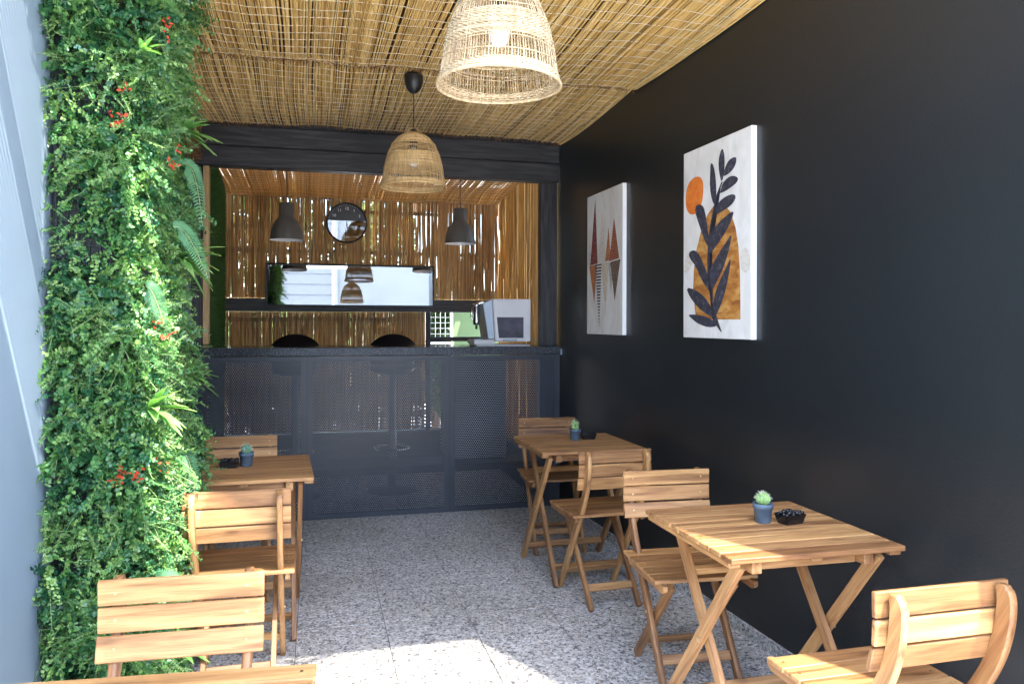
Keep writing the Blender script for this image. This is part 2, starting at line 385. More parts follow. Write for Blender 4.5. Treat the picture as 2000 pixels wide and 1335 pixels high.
def print_mat(name, stops, scale=(60, 60, 60), rough=0.85, detail=6):
    t = NT(name); v = t.coords(scale, rand=True)
    n = t.n('ShaderNodeTexNoise'); n.inputs['Scale'].default_value = 1.0; n.inputs['Detail'].default_value = detail; n.inputs['Distortion'].default_value = 0.8; t.l(v, n.inputs['Vector'])
    t.l(t.ramp(n.outputs['Fac'], stops), t.b.inputs['Base Color']); t.b.inputs['Roughness'].default_value = rough
    return t.m
M['print_ground'] = print_mat('print_ground', [(0.3, (0.66, 0.65, 0.62)), (0.6, (0.78, 0.775, 0.76))], (12, 12, 6))
M['print_ochre'] = print_mat('print_ochre', [(0.32, (0.27, 0.09, 0.015)), (0.48, (0.43, 0.175, 0.03)), (0.68, (0.58, 0.32, 0.09))], (14, 26, 30))
M['print_orange'] = print_mat('print_orange', [(0.3, (0.68, 0.14, 0.015)), (0.7, (0.80, 0.24, 0.03))], (30, 30, 30))
M['print_ink'] = print_mat('print_ink', [(0.35, (0.022, 0.022, 0.035)), (0.55, (0.04, 0.04, 0.06)), (0.72, (0.11, 0.10, 0.13))], (40, 40, 40))
M['print_beige'] = print_mat('print_beige', [(0.35, (0.70, 0.66, 0.57)), (0.65, (0.56, 0.47, 0.32))], (40, 40, 60))
M['print_blotch'] = print_mat('print_blotch', [(0.4, (0.70, 0.68, 0.64)), (0.7, (0.62, 0.56, 0.47))], (30, 30, 90))
M['print_maroon'] = print_mat('print_maroon', [(0.35, (0.11, 0.02, 0.02)), (0.6, (0.26, 0.06, 0.05)), (0.72, (0.5, 0.3, 0.25))], (90, 90, 90))
M['print_rust'] = print_mat('print_rust', [(0.35, (0.36, 0.12, 0.04)), (0.65, (0.5, 0.22, 0.10))], (60, 60, 60))
M['print_brown'] = print_mat('print_brown', [(0.35, (0.08, 0.05, 0.04)), (0.6, (0.2, 0.14, 0.10)), (0.72, (0.45, 0.4, 0.33))], (110, 110, 110))
M['print_grey'] = print_mat('print_grey', [(0.35, (0.32, 0.32, 0.32)), (0.65, (0.6, 0.6, 0.58))], (60, 60, 60))
M['numeral'] = plain('white_numeral', (0.78, 0.78, 0.78), 0.6)
M['clock_face'] = plain('charcoal_clock_face', (0.035, 0.04, 0.042), 0.35)

# ------------------------------------------------------------------ floor (terrazzo tiles) and the ground outside
ground = bmesh.new(); box(ground, -40, 40, -60, 60, -0.3, -0.012)
g = obj_bm('ground', ground, M['paving']); tag(g, kind='structure')
fb = bmesh.new(); box(fb, -0.80, 1.80, -0.6, 6.95, -0.011, -0.004)
floor = obj_bm('floor', fb, M['joint']); tag(floor, kind='structure')
P = 0.367; J0 = 0.289
tb = bmesh.new(); box(tb, -P / 2 + 0.0017, P / 2 - 0.0017, -P / 2 + 0.0017, P / 2 - 0.0017, -0.004, 0.0, bev=0.0006)
tile0 = None
y0 = 5.19 - 13 * P
for j in range(-1, 18):
    for i in range(-3, 5):
        cx = J0 + (i - 0.5) * P; cy = y0 + (j + 0.5) * P
        xa = max(cx - P / 2, -0.79)
        if tile0 is None:
            tile0 = obj_bm('tile', tb, M['terrazzo'], floor); o = tile0
        else:
            o = obj_me('tile', tile0.data, floor)
        o.location = (cx, cy, random.uniform(-0.0005, 0.0005)); o.rotation_euler = (0, 0, random.choice((0, 1, 2, 3)) * math.pi / 2)

# ------------------------------------------------------------------ walls
def RX(y): return 1.68 + 0.027 * (5.19 - y)        # inner face of the black wall
bw = thing('black_wall', 'tall satin black wall with two canvas prints hung on it', 'wall')
bm = bmesh.new()
vs = [bm.verts.new(p) for p in ((RX(0.62), 0.62, -0.01), (RX(5.31), 5.31, -0.01), (RX(5.31) + 0.2, 5.31, -0.01), (RX(0.62) + 0.2, 0.62, -0.01))]
f = bm.faces.new(vs); r = bmesh.ops.extrude_face_region(bm, geom=[f])
bmesh.ops.translate(bm, verts=[v for v in r['geom'] if isinstance(v, bmesh.types.BMVert)], vec=(0, 0, 4.75))
obj_bm('wall_face', bm, M['black_wall'], bw)
yy = 0.64
while yy < 5.15:
    y2 = min(yy + P, 5.16); bm = bmesh.new()
    vs = [bm.verts.new(p) for p in ((RX(yy) - 0.014, yy + 0.001, 0.001), (RX(yy) - 0.001, yy + 0.001, 0.001), (RX(y2) - 0.001, y2 - 0.001, 0.001), (RX(y2) - 0.014, y2 - 0.001, 0.001))]
    f = bm.faces.new(vs); r = bmesh.ops.extrude_face_region(bm, geom=[f])
    bmesh.ops.translate(bm, verts=[v for v in r['geom'] if isinstance(v, bmesh.types.BMVert)], vec=(0, 0, 0.05))
    obj_bm('skirting_tile', bm, M['terrazzo'], bw); yy = y2
lw = thing('grey_wall', 'pale blue grey rendered wall left of the hanging greenery', 'wall')
bm = bmesh.new(); box(bm, -0.975, -0.775, 0.3, 5.27, -0.01, 2.62); obj_bm('wall_face', bm, M['grey_wall'], lw)

# ------------------------------------------------------------------ roof deck and reed ceiling
def CZ(y): return 2.578 + 0.025 * (5.19 - y)       # underside of the reeds
deck = thing('roof_deck', 'dark boarded roof deck above the reed ceiling', 'roof')
bm = bmesh.new()
outline = [(-0.97, 5.30), (1.88, 5.30), (1.93, 1.49), (0.62, 1.48), (0.50, 1.49), (0.22, 1.60), (0.07, 1.72), (-0.10, 1.90), (-0.36, 2.05), (-0.97, 2.05)]
vs = [bm.verts.new((x, y, CZ(y) + 0.055)) for x, y in outline]
f = bm.faces.new(vs); r = bmesh.ops.extrude_face_region(bm, geom=[f])
bmesh.ops.translate(bm, verts=[v for v in r['geom'] if isinstance(v, bmesh.types.BMVert)], vec=(0, 0, 0.04))
obj_bm('deck_board', bm, M['batten'], deck)

def waves(x, y, seed):
    a = np.random.default_rng(seed).uniform(0, 6.28, 8)
    return (np.sin(2.3 * x + a[0] + 0.8 * y) + 0.7 * np.sin(5.1 * x + a[1] - 1.3 * y) + 0.5 * np.sin(9.7 * x + a[2] + 2.1 * y) + 0.35 * np.sin(17 * x + a[3] + 3.3 * y)) / 2.5

def ceiling_mat(name, label, ya, yb, seed, dz, cord_step=0.088):
    t = thing(name, label, 'reed mat', (0.5, (ya + yb) / 2, CZ((ya + yb) / 2)), group='reed mats under the roof')
    ox, oy, oz = t.location
    n = 440; s = 14
    xs = -0.79 + np.arange(n) * (2.555 / n) + RNG.normal(0, 0.0020, n)
    tt = np.linspace(0, 1, s)
    Y = (ya + RNG.normal(0, 0.012, n))[:, None] * (1 - tt) + (yb + RNG.normal(0, 0.008, n))[:, None] * tt
    X = xs[:, None] + 0.016 * waves(xs[:, None] * 0.8, Y * 1.4, seed) + 0.02 * np.sin(Y * 2.2 + seed) * np.exp(-(xs[:, None] + 0.8) * 1.2) + RNG.normal(0, 0.006, n)[:, None] * (tt - 0.5) 
    def surf(x, y): return CZ(y) + dz + 0.014 * waves(x, y * 1.7, seed + 1) - 0.022 * np.sin(np.pi * np.clip((y - ya) / (yb - ya), 0, 1)) + 0.0
    Z = surf(X, Y) + RNG.normal(0, 0.003, n)[:, None]
    X = np.minimum(X, RX(Y) - 0.006 - RNG.uniform(0, 0.008, n)[:, None])
    keep = RNG.random(n) > 0.03
    Pth = np.stack([X, Y, Z], -1)[keep]
    rad = RNG.uniform(0.0029, 0.0043, len(Pth))
    V, F = tubes_np(Pth, rad, 5)
    np_mesh('reeds', V - np.array([ox, oy, oz]), F, M['reed_top'], t, smooth=True, kind='stuff')
    k = 0; yc = ya + 0.05
    while yc < yb - 0.02:
        xx = np.linspace(-0.78, RX(yc) - 0.012, 70)
        y = yc + 0.016 * waves(xx * 1.7, yc * 2.2, seed + 5) + 0.006 * waves(xx * 4, yc * 9, seed + 6) + 0.003 * np.sin(xx * 40 + yc * 13)
        z = surf(xx, y) - 0.0055 + 0.0012 * np.sin(xx * 90 + yc * 30)
        tube('binding_cord', np.stack([xx - ox, y - oy, z - oz], -1), 0.0013, M['cord'], t, 4)
        yc += cord_step * random.uniform(0.85, 1.15); k += 1
    # rough rolled edge at the end of the mat
    m = 900
    ex = RNG.uniform(-0.78, 1.7, m); ey = yb + RNG.normal(0, 0.006, m)
    d = RNG.normal(0, 1, (m, 3)) * np.array([0.018, 0.014, 0.012])
    p0 = np.stack([ex, ey, surf(ex, ey) - 0.004], -1)
    Pf = np.stack([p0, p0 + d * 0.6, p0 + d + np.array([0, 0, -0.004])], 1)
    Pf = Pf[Pf[:, 2, 0] < RX(yb) - 0.01]
    V, F = tubes_np(Pf, 0.0012, 3)
    np_mesh('frayed_edge', V - np.array([ox, oy, oz]), F, M['frayed'], t, kind='stuff')
    return t
ceiling_mat('reed_ceiling_mat', 'front reed ceiling mat, the one above the nearer wicker lamp', 2.07, 3.93, 21, -0.012)
ceiling_mat('reed_ceiling_mat', 'rear reed ceiling mat, reaching back to the black beam', 3.88, 5.17, 45, 0.004)
# left edge of the rear mat hanging down beside the greenery
hm = thing('reed_edge_roll', 'rolled frayed brown reed edge hanging beside the greenery', 'reed mat', (-0.735, 5.1, 2.42))
m = 2200; a = RNG.uniform(0, 1, m)
p0 = np.stack([RNG.normal(0, 0.018, m), RNG.uniform(-0.5, 0.06, m), 0.15 - 0.27 * a], -1)
d = RNG.normal(0, 1, (m, 3)) * np.array([0.012, 0.014, 0.02])
V, F = tubes_np(np.stack([p0, p0 + d * 0.5, p0 + d], 1), 0.0016, 3)
np_mesh('frayed_reed', V, F, M['frayed'], hm, kind='stuff')

# ------------------------------------------------------------------ bar front frame: beam planks and posts
bf = thing('bar_timber_frame', 'black timber post and beam frame round the bar opening', 'timber frame', (0, 5.19, 0))
def bx(name, x0, x1, y0, y1, z0, z1, mat, parent, bev=0.003):
    """a box as its own object; the long axis is the mesh X so that grain follows it"""
    dx, dy, dz = x1 - x0, y1 - y0, z1 - z0; c = ((x0 + x1) / 2, (y0 + y1) / 2, (z0 + z1) / 2)
    px, py, pz = (parent.location if parent is not None else (0, 0, 0))
    b = bmesh.new(); L = max(dx, dy, dz)
    if L == dx: box(b, -dx / 2, dx / 2, -dy / 2, dy / 2, -dz / 2, dz / 2, bev=bev); rot = (0, 0, 0)
    elif L == dz: box(b, -dz / 2, dz / 2, -dy / 2, dy / 2, -dx / 2, dx / 2, bev=bev); rot = (0, R(90), 0)
    else: box(b, -dy / 2, dy / 2, -dx / 2, dx / 2, -dz / 2, dz / 2, bev=bev); rot = (0, 0, R(90))
    return obj_bm(name, b, mat, parent, (c[0] - px, c[1] - py, c[2] - pz), rot)
bx('beam_plank', -0.775, 1.672, 5.19, 5.29, 2.432, 2.562, M['dark_timber'], bf, 0.005)
bx('beam_plank', -0.775, 1.672, 5.193, 5.29, 2.300, 2.430, M['dark_timber'], bf, 0.005)
bx('head_board', -0.775, 1.70, 5.215, 5.285, 2.564, 2.66, M['dark_timber'], bf, 0.002)
bx('post', 1.543, 1.670, 5.235, 5.29, 0.0, 2.298, M['dark_timber'], bf, 0.005)
bx('post', -0.773, -0.706, 5.195, 5.29, 0.0, 2.298, M['dark_timber'], bf, 0.005)

# ------------------------------------------------------------------ bar interior
lp = thing('pale_timber_strip', 'pale upright timber strip beside the artificial turf', 'timber', (-0.687, 5.235, 0))
bx('strip', -0.704, -0.668, 5.21, 5.27, 1.16, 2.297, M['pale_timber'], lp)
bx('strip_foot', -0.702, -0.674, 5.212, 5.268, 0.0, 1.158, M['batten'], lp)
tp = thing('turf_panel', 'artificial turf panel covering the left side of the bar', 'turf panel', (-0.70, 5.95, 0))
bm = bmesh.new(); box(bm, -0.03, 0.0, -0.67, 0.74, 0, 2.42); o = obj_bm('backing', bm, M['turf'], tp)
n = 60000
by = RNG.uniform(-0.66, 0.73, n); bz = RNG.uniform(0.9, 2.41, n)
def leaf_geo(Pb, D, N, L, W, fold=0.15, curl=0.1):
    D = D / (np.linalg.norm(D, axis=1, keepdims=True) + 1e-9)
    S = np.cross(D, N); S /= np.linalg.norm(S, axis=1, keepdims=True) + 1e-9
    N = np.cross(S, D); L = L[:, None]; W = W[:, None]
    up = N * W * fold
    V = np.stack([Pb, Pb + D * L * 0.32 + S * W * 0.5 + up, Pb + D * L * 0.7 + S * W * 0.4 + up * 0.8 - N * L * curl * 0.4, Pb + D * L - N * L * curl,
                  Pb + D * L * 0.7 - S * W * 0.4 + up * 0.8 - N * L * curl * 0.4, Pb + D * L * 0.32 - S * W * 0.5 + up], 1)
    i = np.arange(len(Pb))[:, None] * 6
    F = np.concatenate([i + np.array([[0, 1, 2, 3]]), i + np.array([[0, 3, 4, 5]])], 0)
    return V.reshape(-1, 3), F
Pb = np.stack([np.full(n, 0.0), by, bz], -1)
D = np.stack([np.full(n, 1.0), RNG.normal(0, 0.6, n), RNG.normal(-0.1, 0.7, n)], -1); tri = RNG.uniform(0.012, 0.024, n)
D /= np.linalg.norm(D, axis=1, keepdims=True); S = RNG.normal(0, 1, (n, 3)); S = np.cross(D, S); S /= np.linalg.norm(S, axis=1, keepdims=True)
V = np.stack([Pb - S * 0.0013, Pb + S * 0.0013, Pb + D * tri[:, None]], 1).reshape(-1, 3)
np_mesh('grass', V, np.arange(n * 3).reshape(n, 3), M['turf'], tp, tint=np.repeat(RNG.uniform(0, 1, n), 3), kind='stuff')
tp.rotation_euler = (0, 0, R(2.6))

def reed_screen(name, label, width, z0, z1, gapf, loc, rz, mat, seed, pitch=0.0075, cords=(), rad=(0.0040, 0.0055), battens=(), back=None):
    """upright reeds along local X, gapf(x,z) gives the chance that a reed is missing"""
    t = thing(name, label, 'reed screen', loc, rz)
    rg = np.random.default_rng(seed); n = int(width / pitch); paths = []; rr = []
    for i in range(n):
        x = i * pitch + rg.normal(0, 0.0015)
        zz = z0
        cuts = [z0, z1] if rg.random() < 0.35 else sorted([z0, z1, rg.uniform(z0 + 0.05, z1 - 0.05)])
        for a, b in zip(cuts[:-1], cuts[1:]):
            if rg.random() < gapf(x, (a + b) / 2): continue
            lean = rg.normal(0, 0.006); s = np.linspace(0, 1, 5)
            yb = rg.normal(0, 0.003)
            paths.append(np.stack([x + lean * (s - 0.5) + 0.002 * np.sin(s * 5 + i), yb + 0.003 * np.sin(s * 4 + i * 1.7), a + (b - a) * s + 0 * s], -1)); rr.append(rg.uniform(*rad))
    if back:
        for i in range(int(width / 0.0068)):
            x = i * 0.0068 + 0.003 + rg.normal(0, 0.0010)
            if rg.random() < back(x): continue
            s = np.linspace(0, 1, 5)
            paths.append(np.stack([x + rg.normal(0, 0.004) * (s - 0.5), 0.0125 + rg.normal(0, 0.001) + 0 * s, z0 + (z1 - z0) * s], -1)); rr.append(rg.uniform(0.0033, 0.0045))
    V, F = tubes_np(np.array(paths), np.array(rr), 6)
    np_mesh('reeds', V, F, mat, t, smooth=True, kind='stuff')
    for z in cords:
        xx = np.linspace(0, width, 60)
        tube('binding_wire', np.stack([xx, -0.007 + 0.002 * np.sin(xx * 50), z + 0.003 * np.sin(xx * 9 + z * 20)], -1), 0.0009, M['wire'], t, 4)
    for (xa, xb, z, h) in battens:
        b = bmesh.new(); box(b, -(xb - xa) / 2, (xb - xa) / 2, -0.008, 0.008, -h / 2, h / 2); obj_bm('batten', b, M['batten'], t, ((xa + xb) / 2, 0.018, z))
    return t
YB = 6.70
reed_screen('reed_screen', 'upper back reed screen behind the clock and the hanging lamps', 2.33, 1.50, 2.44,
            lambda x, z: 0.0 + (0.06 if 1.05 < x < 1.80 else 0.0) + (0.035 if z < 2.0 and x < 0.9 else 0.0), (-0.735, YB, 0), 0, M['reed_back'], 3,
            cords=(1.58, 1.75), back=lambda x: 0.24 if 1.1 < x < 1.78 else (0.04 if x < 1.1 else 0.01), battens=((1.08, 1.78, 2.25, 0.028), (0.0, 2.3, 1.90, 0.03), (0.0, 1.0, 2.1, 0.024)))
reed_screen('reed_screen', 'lower back reed screen with wires behind the bar stools', 1.66, 0.37, 1.39,
            lambda x, z: 0.0, (-0.735, YB, 0), 0, M['reed_back'], 5, cords=(1.21, 1.245, 1.28, 1.31, 1.34, 1.0, 0.8, 0.6), back=lambda x: 0.08, pitch=0.0070, battens=((0, 1.66, 1.325, 0.03), (0, 1.66, 0.95, 0.06), (0, 1.66, 0.72, 0.06), (0, 1.66, 0.5, 0.06)))
reed_screen('reed_screen', 'golden reed screen on the right side of the bar', 1.40, 0.3, 2.44,
            lambda x, z: 0.0, (1.573, 5.30, 0), R(89.3), M['reed_side'], 9, cords=(1.4,), pitch=0.0070)
# bar ceiling: reeds with netting, drooping towards the back
bc = thing('bar_reed_ceiling', 'low sagging reed ceiling over the bar with net cords', 'reed mat', (0.45, 6.0, 2.4))
def bz_(x, y): return 2.44 - 0.055 * (y - 5.29) / 1.4 + 0.012 * waves(x * 2.2, y * 3, 77) - 0.03 * np.exp(-((y - 6.66) / 0.12) ** 2)
n = 360; xs = -0.73 + np.arange(n) * (2.31 / n); tt = np.linspace(0, 1, 12)
Y = 5.29 + 1.41 * tt[None, :] + 0 * xs[:, None]; X = xs[:, None] + 0.01 * waves(xs[:, None], Y * 2, 5)
Pth = np.stack([X, Y, bz_(X, Y) + RNG.normal(0, 0.003, n)[:, None]], -1)
V, F = tubes_np(Pth, RNG.uniform(0.0032, 0.0050, n), 5); np_mesh('reeds', V - np.array(bc.location), F, M['reed_side'], bc, smooth=True, kind='stuff')
for k in range(17):
    y = 5.33 + k * 0.082; xx = np.linspace(-0.72, 1.57, 60); yy = y + 0.012 * waves(xx * 2, y * 5, 13)
    tube('binding_cord', np.stack([xx, yy, bz_(xx, yy) - 0.006], -1) - np.array(bc.location), 0.0011, M['cord'], bc, 4)
b = bmesh.new(); box(b, -1.26, 1.24, -0.72, 0.9, 0.115, 0.15); obj_bm('roof_sheet', b, M['tinted_sheet'], bc)  # unseen roof over the bar, made translucent to brighten the reeds below
b = bmesh.new(); box(b, -1.26, 1.24, 0.73, 0.75, -0.05, 0.112); obj_bm('fascia', b, M['batten'], bc)
b = bmesh.new(); box(b, 0.42, 2.3, 0.902, 2.3, 0.10, 0.14); obj_bm('added_rear_shade', b, M['batten'], bc)  # added unseen board that shades the sage board and wire grid
b = bmesh.new(); box(b, 1.30, 2.6, 0.25, 0.90, 0.10, 0.14); obj_bm('added_side_shade', b, M['batten'], bc)  # second added board, keeps side sun off the sage board
b = bmesh.new(); box(b, -1.26, -1.235, -0.70, 0.728, -0.06, 0.112); obj_bm('fascia', b, M['batten'], bc)

# back rail, posts, low wall
br = thing('back_timber_rail', 'black timber rail across the back of the bar below the mirror', 'timber rail', (0.4, YB - 0.05, 0))
bx('rail', -0.74, 1.585, YB - 0.075, YB - 0.012, 1.39, 1.497, M['dark_timber'], br, 0.004)
bx('upright', 0.925, 0.965, YB - 0.06, YB - 0.014, 0.3, 1.388, M['dark_timber'], br, 0.004)
bx('sill_rail', 0.967, 1.585, YB - 0.075, YB - 0.012, 1.135, 1.175, M['dark_timber'], br, 0.004)
bx('side_kerb', 1.58, 1.66, 5.295, YB - 0.072, 0.0, 0.33, M['dark_timber'], br, 0.004)
bx('kerb', -0.74, 1.585, YB - 0.07, YB + 0.06, 0.0, 0.358, M['dark_timber'], br, 0.004)

# ------------------------------------------------------------------ bar counter
ct = thing('bar_counter', 'dark bar counter with perforated metal front and granite top', 'bar counter', (0.45, 5.19, 0))
cx0, cy0 = 0.45, 5.19
bx('countertop', -0.765, 1.680, 5.165, 5.70, 1.078, 1.134, M['granite'], ct, 0.004)
for (xa, xb) in ((-0.762, -0.062), (-0.058, 0.883), (0.887, 1.676)):
    wd = xb - xa
    mt = perforated('perforated_steel', -wd / 2 + 0.035, wd / 2 - (0.012 if xb > 1.5 else 0.035), 0.03, 1.055)
    b = bmesh.new(); v = [b.verts.new(p) for p in ((-wd / 2, 0, 0.004), (wd / 2, 0, 0.004), (wd / 2, 0, 1.076), (-wd / 2, 0, 1.076))]; b.faces.new(v)
    obj_bm('perforated_panel', b, mt, ct, ((xa + xb) / 2 - cx0, 5.19 - cy0, 0))
for x in (-0.755, -0.06, 0.885, 1.667):
    bx('frame_upright', x - 0.018, x + 0.018, 5.194, 5.23, 0.004, 1.076, M['black_plastic'], ct, 0.002)
for z in (0.02, 1.055):
    bx('frame_rail', -0.736, 1.648, 5.196, 5.228, z - 0.015, z + 0.015, M['black_plastic'], ct, 0.002)
bx('low_shelf', -0.736, 1.648, 5.232, 5.55, 0.30, 0.32, M['black_plastic'], ct, 0.002)
bx('corner_bracket', 1.672, 1.684, 5.155, 5.164, 1.075, 1.115, M['silver'], ct, 0.001)

# fridge under the counter
fr = thing('under_counter_fridge', 'white fridge behind the perforated counter front', 'fridge', (1.105, 5.45, 0.325))
bx('body', 0.90, 1.31, 5.30, 5.68, 0.34, 1.05, M['white_enamel'], fr, 0.012)
bx('door', 0.902, 1.308, 5.268, 5.298, 0.36, 1.045, M['white_enamel'], fr, 0.01)
bx('handle', 0.925, 0.94, 5.255, 5.267, 0.75, 0.98, M['silver'], fr, 0.004)
bx('plinth', 0.92, 1.29, 5.32, 5.66, 0.325, 0.339, M['black_plastic'], fr, 0.002)

# bar stools behind the counter
def bar_stool(loc, label, rz):
    t = thing('bar_stool', label, 'bar stool', loc, rz, 'stools behind the bar')
    # bucket shell: back high at -Y (towards the room)
    b = bmesh.new(); nu, nv = 26, 10; grid = []
    for i in range(nu + 1):
        a = -0.5 + i / nu
        row = []
        for j in range(nv + 1):
            q = j / nv
            th = a * math.pi * 1.02
            rad = 0.155 + 0.038 * q
            top = 0.155 * max(0.0, math.cos(th)) ** 1.1 + 0.10
            row.append(b.verts.new((rad * 1.02 * math.sin(th), -rad * math.cos(th) * 0.9 - 0.035 * q, 0.96 + top * q)))
        grid.append(row)
    for i in range(nu):
        for j in range(nv): b.faces.new((grid[i][j], grid[i + 1][j], grid[i + 1][j + 1], grid[i][j + 1]))
    r = bmesh.ops.solidify(b, geom=b.faces[:], thickness=0.022)
    o = obj_bm('backrest', b, M['leather'], t, smooth=True)
    b = bmesh.new(); lathe(b, [(0, 0.90), (0.11, 0.905), (0.165, 0.925), (0.175, 0.955), (0.16, 0.98), (0.1, 0.99), (0, 0.992)], 28); obj_bm('seat', b, M['leather'], t)
    b = bmesh.new(); lathe(b, [(0, 0.90), (0.026, 0.90), (0.026, 0.45), (0.034, 0.445), (0.034, 0.03), (0, 0.03)], 16); obj_bm('pedestal', b, M['dark_chrome'], t)
    b = bmesh.new(); lathe(b, [(0, 0.035), (0.05, 0.032), (0.18, 0.014), (0.195, 0.004), (0.195, 0.0), (0, 0.0)], 32); obj_bm('base_disc', b, M['dark_chrome'], t)
    ang = np.linspace(0, 2 * np.pi, 33); tube('footrest_ring', np.stack([0.14 * np.cos(ang), 0.14 * np.sin(ang) + 0.06, 0.32 + 0 * ang], -1), 0.009, M['chrome'], t)
    return t
bar_stool((-0.155, 5.93, 0), 'bar stool with low rounded brown back, left of the two behind the counter', R(2))
bar_stool((0.57, 5.98, 0), 'bar stool with low rounded brown back, nearer the coffee machine', R(-3))

# coffee machine
cm = thing('coffee_machine', 'white boxy coffee machine with chrome group head on the counter', 'coffee machine', (1.28, 5.40, 1.134))
def prism_xz(name, poly, y0, y1, mat, parent, bev=0.003):
    b = bmesh.new(); v = [b.verts.new((x, y0, z)) for x, z in poly]; f = b.faces.new(v)
    r = bmesh.ops.extrude_face_region(b, geom=[f]); bmesh.ops.translate(b, verts=[q for q in r['geom'] if isinstance(q, bmesh.types.BMVert)], vec=(0, y1 - y0, 0))
    if bev: bmesh.ops.bevel(b, geom=b.edges[:], offset=bev, segments=1, affect='EDGES')
    return obj_bm(name, b, mat, parent)
prism_xz('body', [(-0.055, 0.032), (0.205, 0.032), (0.205, 0.335), (-0.075, 0.335)], -0.13, 0.13, M['white_shell'], cm, 0.006)
prism_xz('front_panel', [(-0.105, 0.05), (-0.0575, 0.05), (-0.0775, 0.333), (-0.145, 0.30)], -0.125, 0.125, M['silver'], cm)
prism_xz('side_window', [(-0.03, 0.058), (0.15, 0.058), (0.15, 0.205), (-0.045, 0.205)], -0.1345, -0.1305, M['smoked'], cm, 0.001)
bx('window_trim', 1.28 + 0.0, 1.28 + 0.105, 5.2655, 5.2685, 1.134 + 0.036, 1.134 + 0.050, M['silver'], cm, 0.001)
bx('drip_tray', 1.28 - 0.205, 1.28 - 0.058, 5.28, 5.52, 1.134 + 0.012, 1.134 + 0.045, M['white_shell'], cm, 0.004)
bx('base', 1.28 - 0.19, 1.28 + 0.205, 5.275, 5.525, 1.134, 1.134 + 0.011, M['white_shell'], cm, 0.002)
bx('drip_grid', 1.28 - 0.2, 1.28 - 0.11, 5.30, 5.50, 1.134 + 0.0455, 1.134 + 0.049, M['silver'], cm, 0.001)
b = bmesh.new(); lathe(b, [(0, 0), (0.022, 0.0), (0.026, 0.02), (0.026, 0.13), (0.03, 0.135), (0.03, 0.15), (0, 0.152)], 20); obj_bm('group_head', b, M['chrome'], cm, (-0.175, -0.05, 0.15))
b = bmesh.new(); lathe(b, [(0, -0.03), (0.008, -0.03), (0.008, 0.0), (0, 0.0)], 12); obj_bm('spout', b, M['black_plastic'], cm, (-0.175, -0.05, 0.149))
tube('lever', [(-0.198, -0.05, 0.30), (-0.212, -0.05, 0.285), (-0.212, -0.05, 0.20), (-0.205, -0.05, 0.19)], 0.006, M['chrome'], cm)
tube('head_arm', [(-0.175, -0.05, 0.29), (-0.15, -0.05, 0.305), (-0.11, -0.05, 0.31)], 0.018, M['chrome'], cm)

# ------------------------------------------------------------------ mirror, clock
mr = thing('wall_mirror', 'long black framed mirror hung on the back reed screen', 'mirror', (0.29, YB - 0.092, 1.61))
mw, mh = 1.40, 0.36
for (nm, a) in (('frame', (-mw / 2, mw / 2, -0.012, 0.012, mh / 2 - 0.016, mh / 2)), ('frame', (-mw / 2, mw / 2, -0.012, 0.012, -mh / 2, -mh / 2 + 0.016)),
                ('frame', (-mw / 2, -mw / 2 + 0.016, -0.012, 0.012, -mh / 2 + 0.0165, mh / 2 - 0.0165)), ('frame', (mw / 2 - 0.016, mw / 2, -0.012, 0.012, -mh / 2 + 0.0165, mh / 2 - 0.0165))):
    b = bmesh.new(); box(b, *a, bev=0.002); obj_bm(nm, b, M['black_plastic'], mr)
b = bmesh.new(); box(b, -mw / 2 + 0.0165, mw / 2 - 0.0165, -0.004, 0.006, -mh / 2 + 0.0165, mh / 2 - 0.0165); obj_bm('mirror_glass', b, M['mirror'], mr)
mr.rotation_euler = (R(-2.3), 0, 0)
ck = thing('wall_clock', 'round black clock with white numerals above a mirrored lower half', 'clock', (0.247, YB - 0.035, 2.145))
CR = 0.172
b = bmesh.new()
ring = [(CR - 0.014, -0.022), (CR - 0.004, -0.026), (CR, -0.018), (CR, 0.02), (CR - 0.014, 0.02)]
lathe(b, [(r, z) for r, z in ring] + [ring[0]], 56); bmesh.ops.rotate(b, verts=b.verts[:], cent=(0, 0, 0), matrix=Matrix.Rotation(R(-90), 3, 'X'))
for v in b.verts: v.co.y = v.co.y
obj_bm('frame', b, M['black_plastic'], ck, rot=(0, 0, 0), smooth=True)
def half_disc(name, r, sign, cut, y, mat):
    b = bmesh.new(); a0 = math.asin(cut / r); pts = []
    rng = np.linspace(a0, math.pi - a0, 40) if sign > 0 else np.linspace(math.pi - a0, 2 * math.pi + a0, 40)
    v = [b.verts.new((r * math.cos(t), y, r * math.sin(t))) for t in rng]; f = b.faces.new(v)
    ex = bmesh.ops.extrude_face_region(b, geom=[f]); bmesh.ops.translate(b, verts=[q for q in ex['geom'] if isinstance(q, bmesh.types.BMVert)], vec=(0, 0.006, 0))
    return obj_bm(name, b, mat, ck)
ck.rotation_euler = (R(2.5), 0, 0)
half_disc('face', CR - 0.013, 1, 0.021, 0.0, M['clock_face'])
half_disc('mirrored_half', CR - 0.013, -1, 0.019, -0.001, M['mirror'])
for h in range(12):
    a = R(90 - 30 * h)
    if h in (0, 1, 2, 10, 11, 6):
        me = text_mesh(str(h if h else 12), 0.034); setmats(me, M['numeral'])
        obj_me('numeral', me, ck, (0.122 * math.cos(a), -0.0025, 0.122 * math.sin(a)), (R(90), 0, 0))
for k in range(60):
    a = R(6 * k)
    if math.sin(a) * 0.15 < 0.024: continue
    b = bmesh.new(); box(b, 0.147, 0.1545, -0.002, -0.0005, -0.0007, 0.0007); obj_bm('minute_mark', b, M['numeral'], ck, rot=(0, -a, 0))
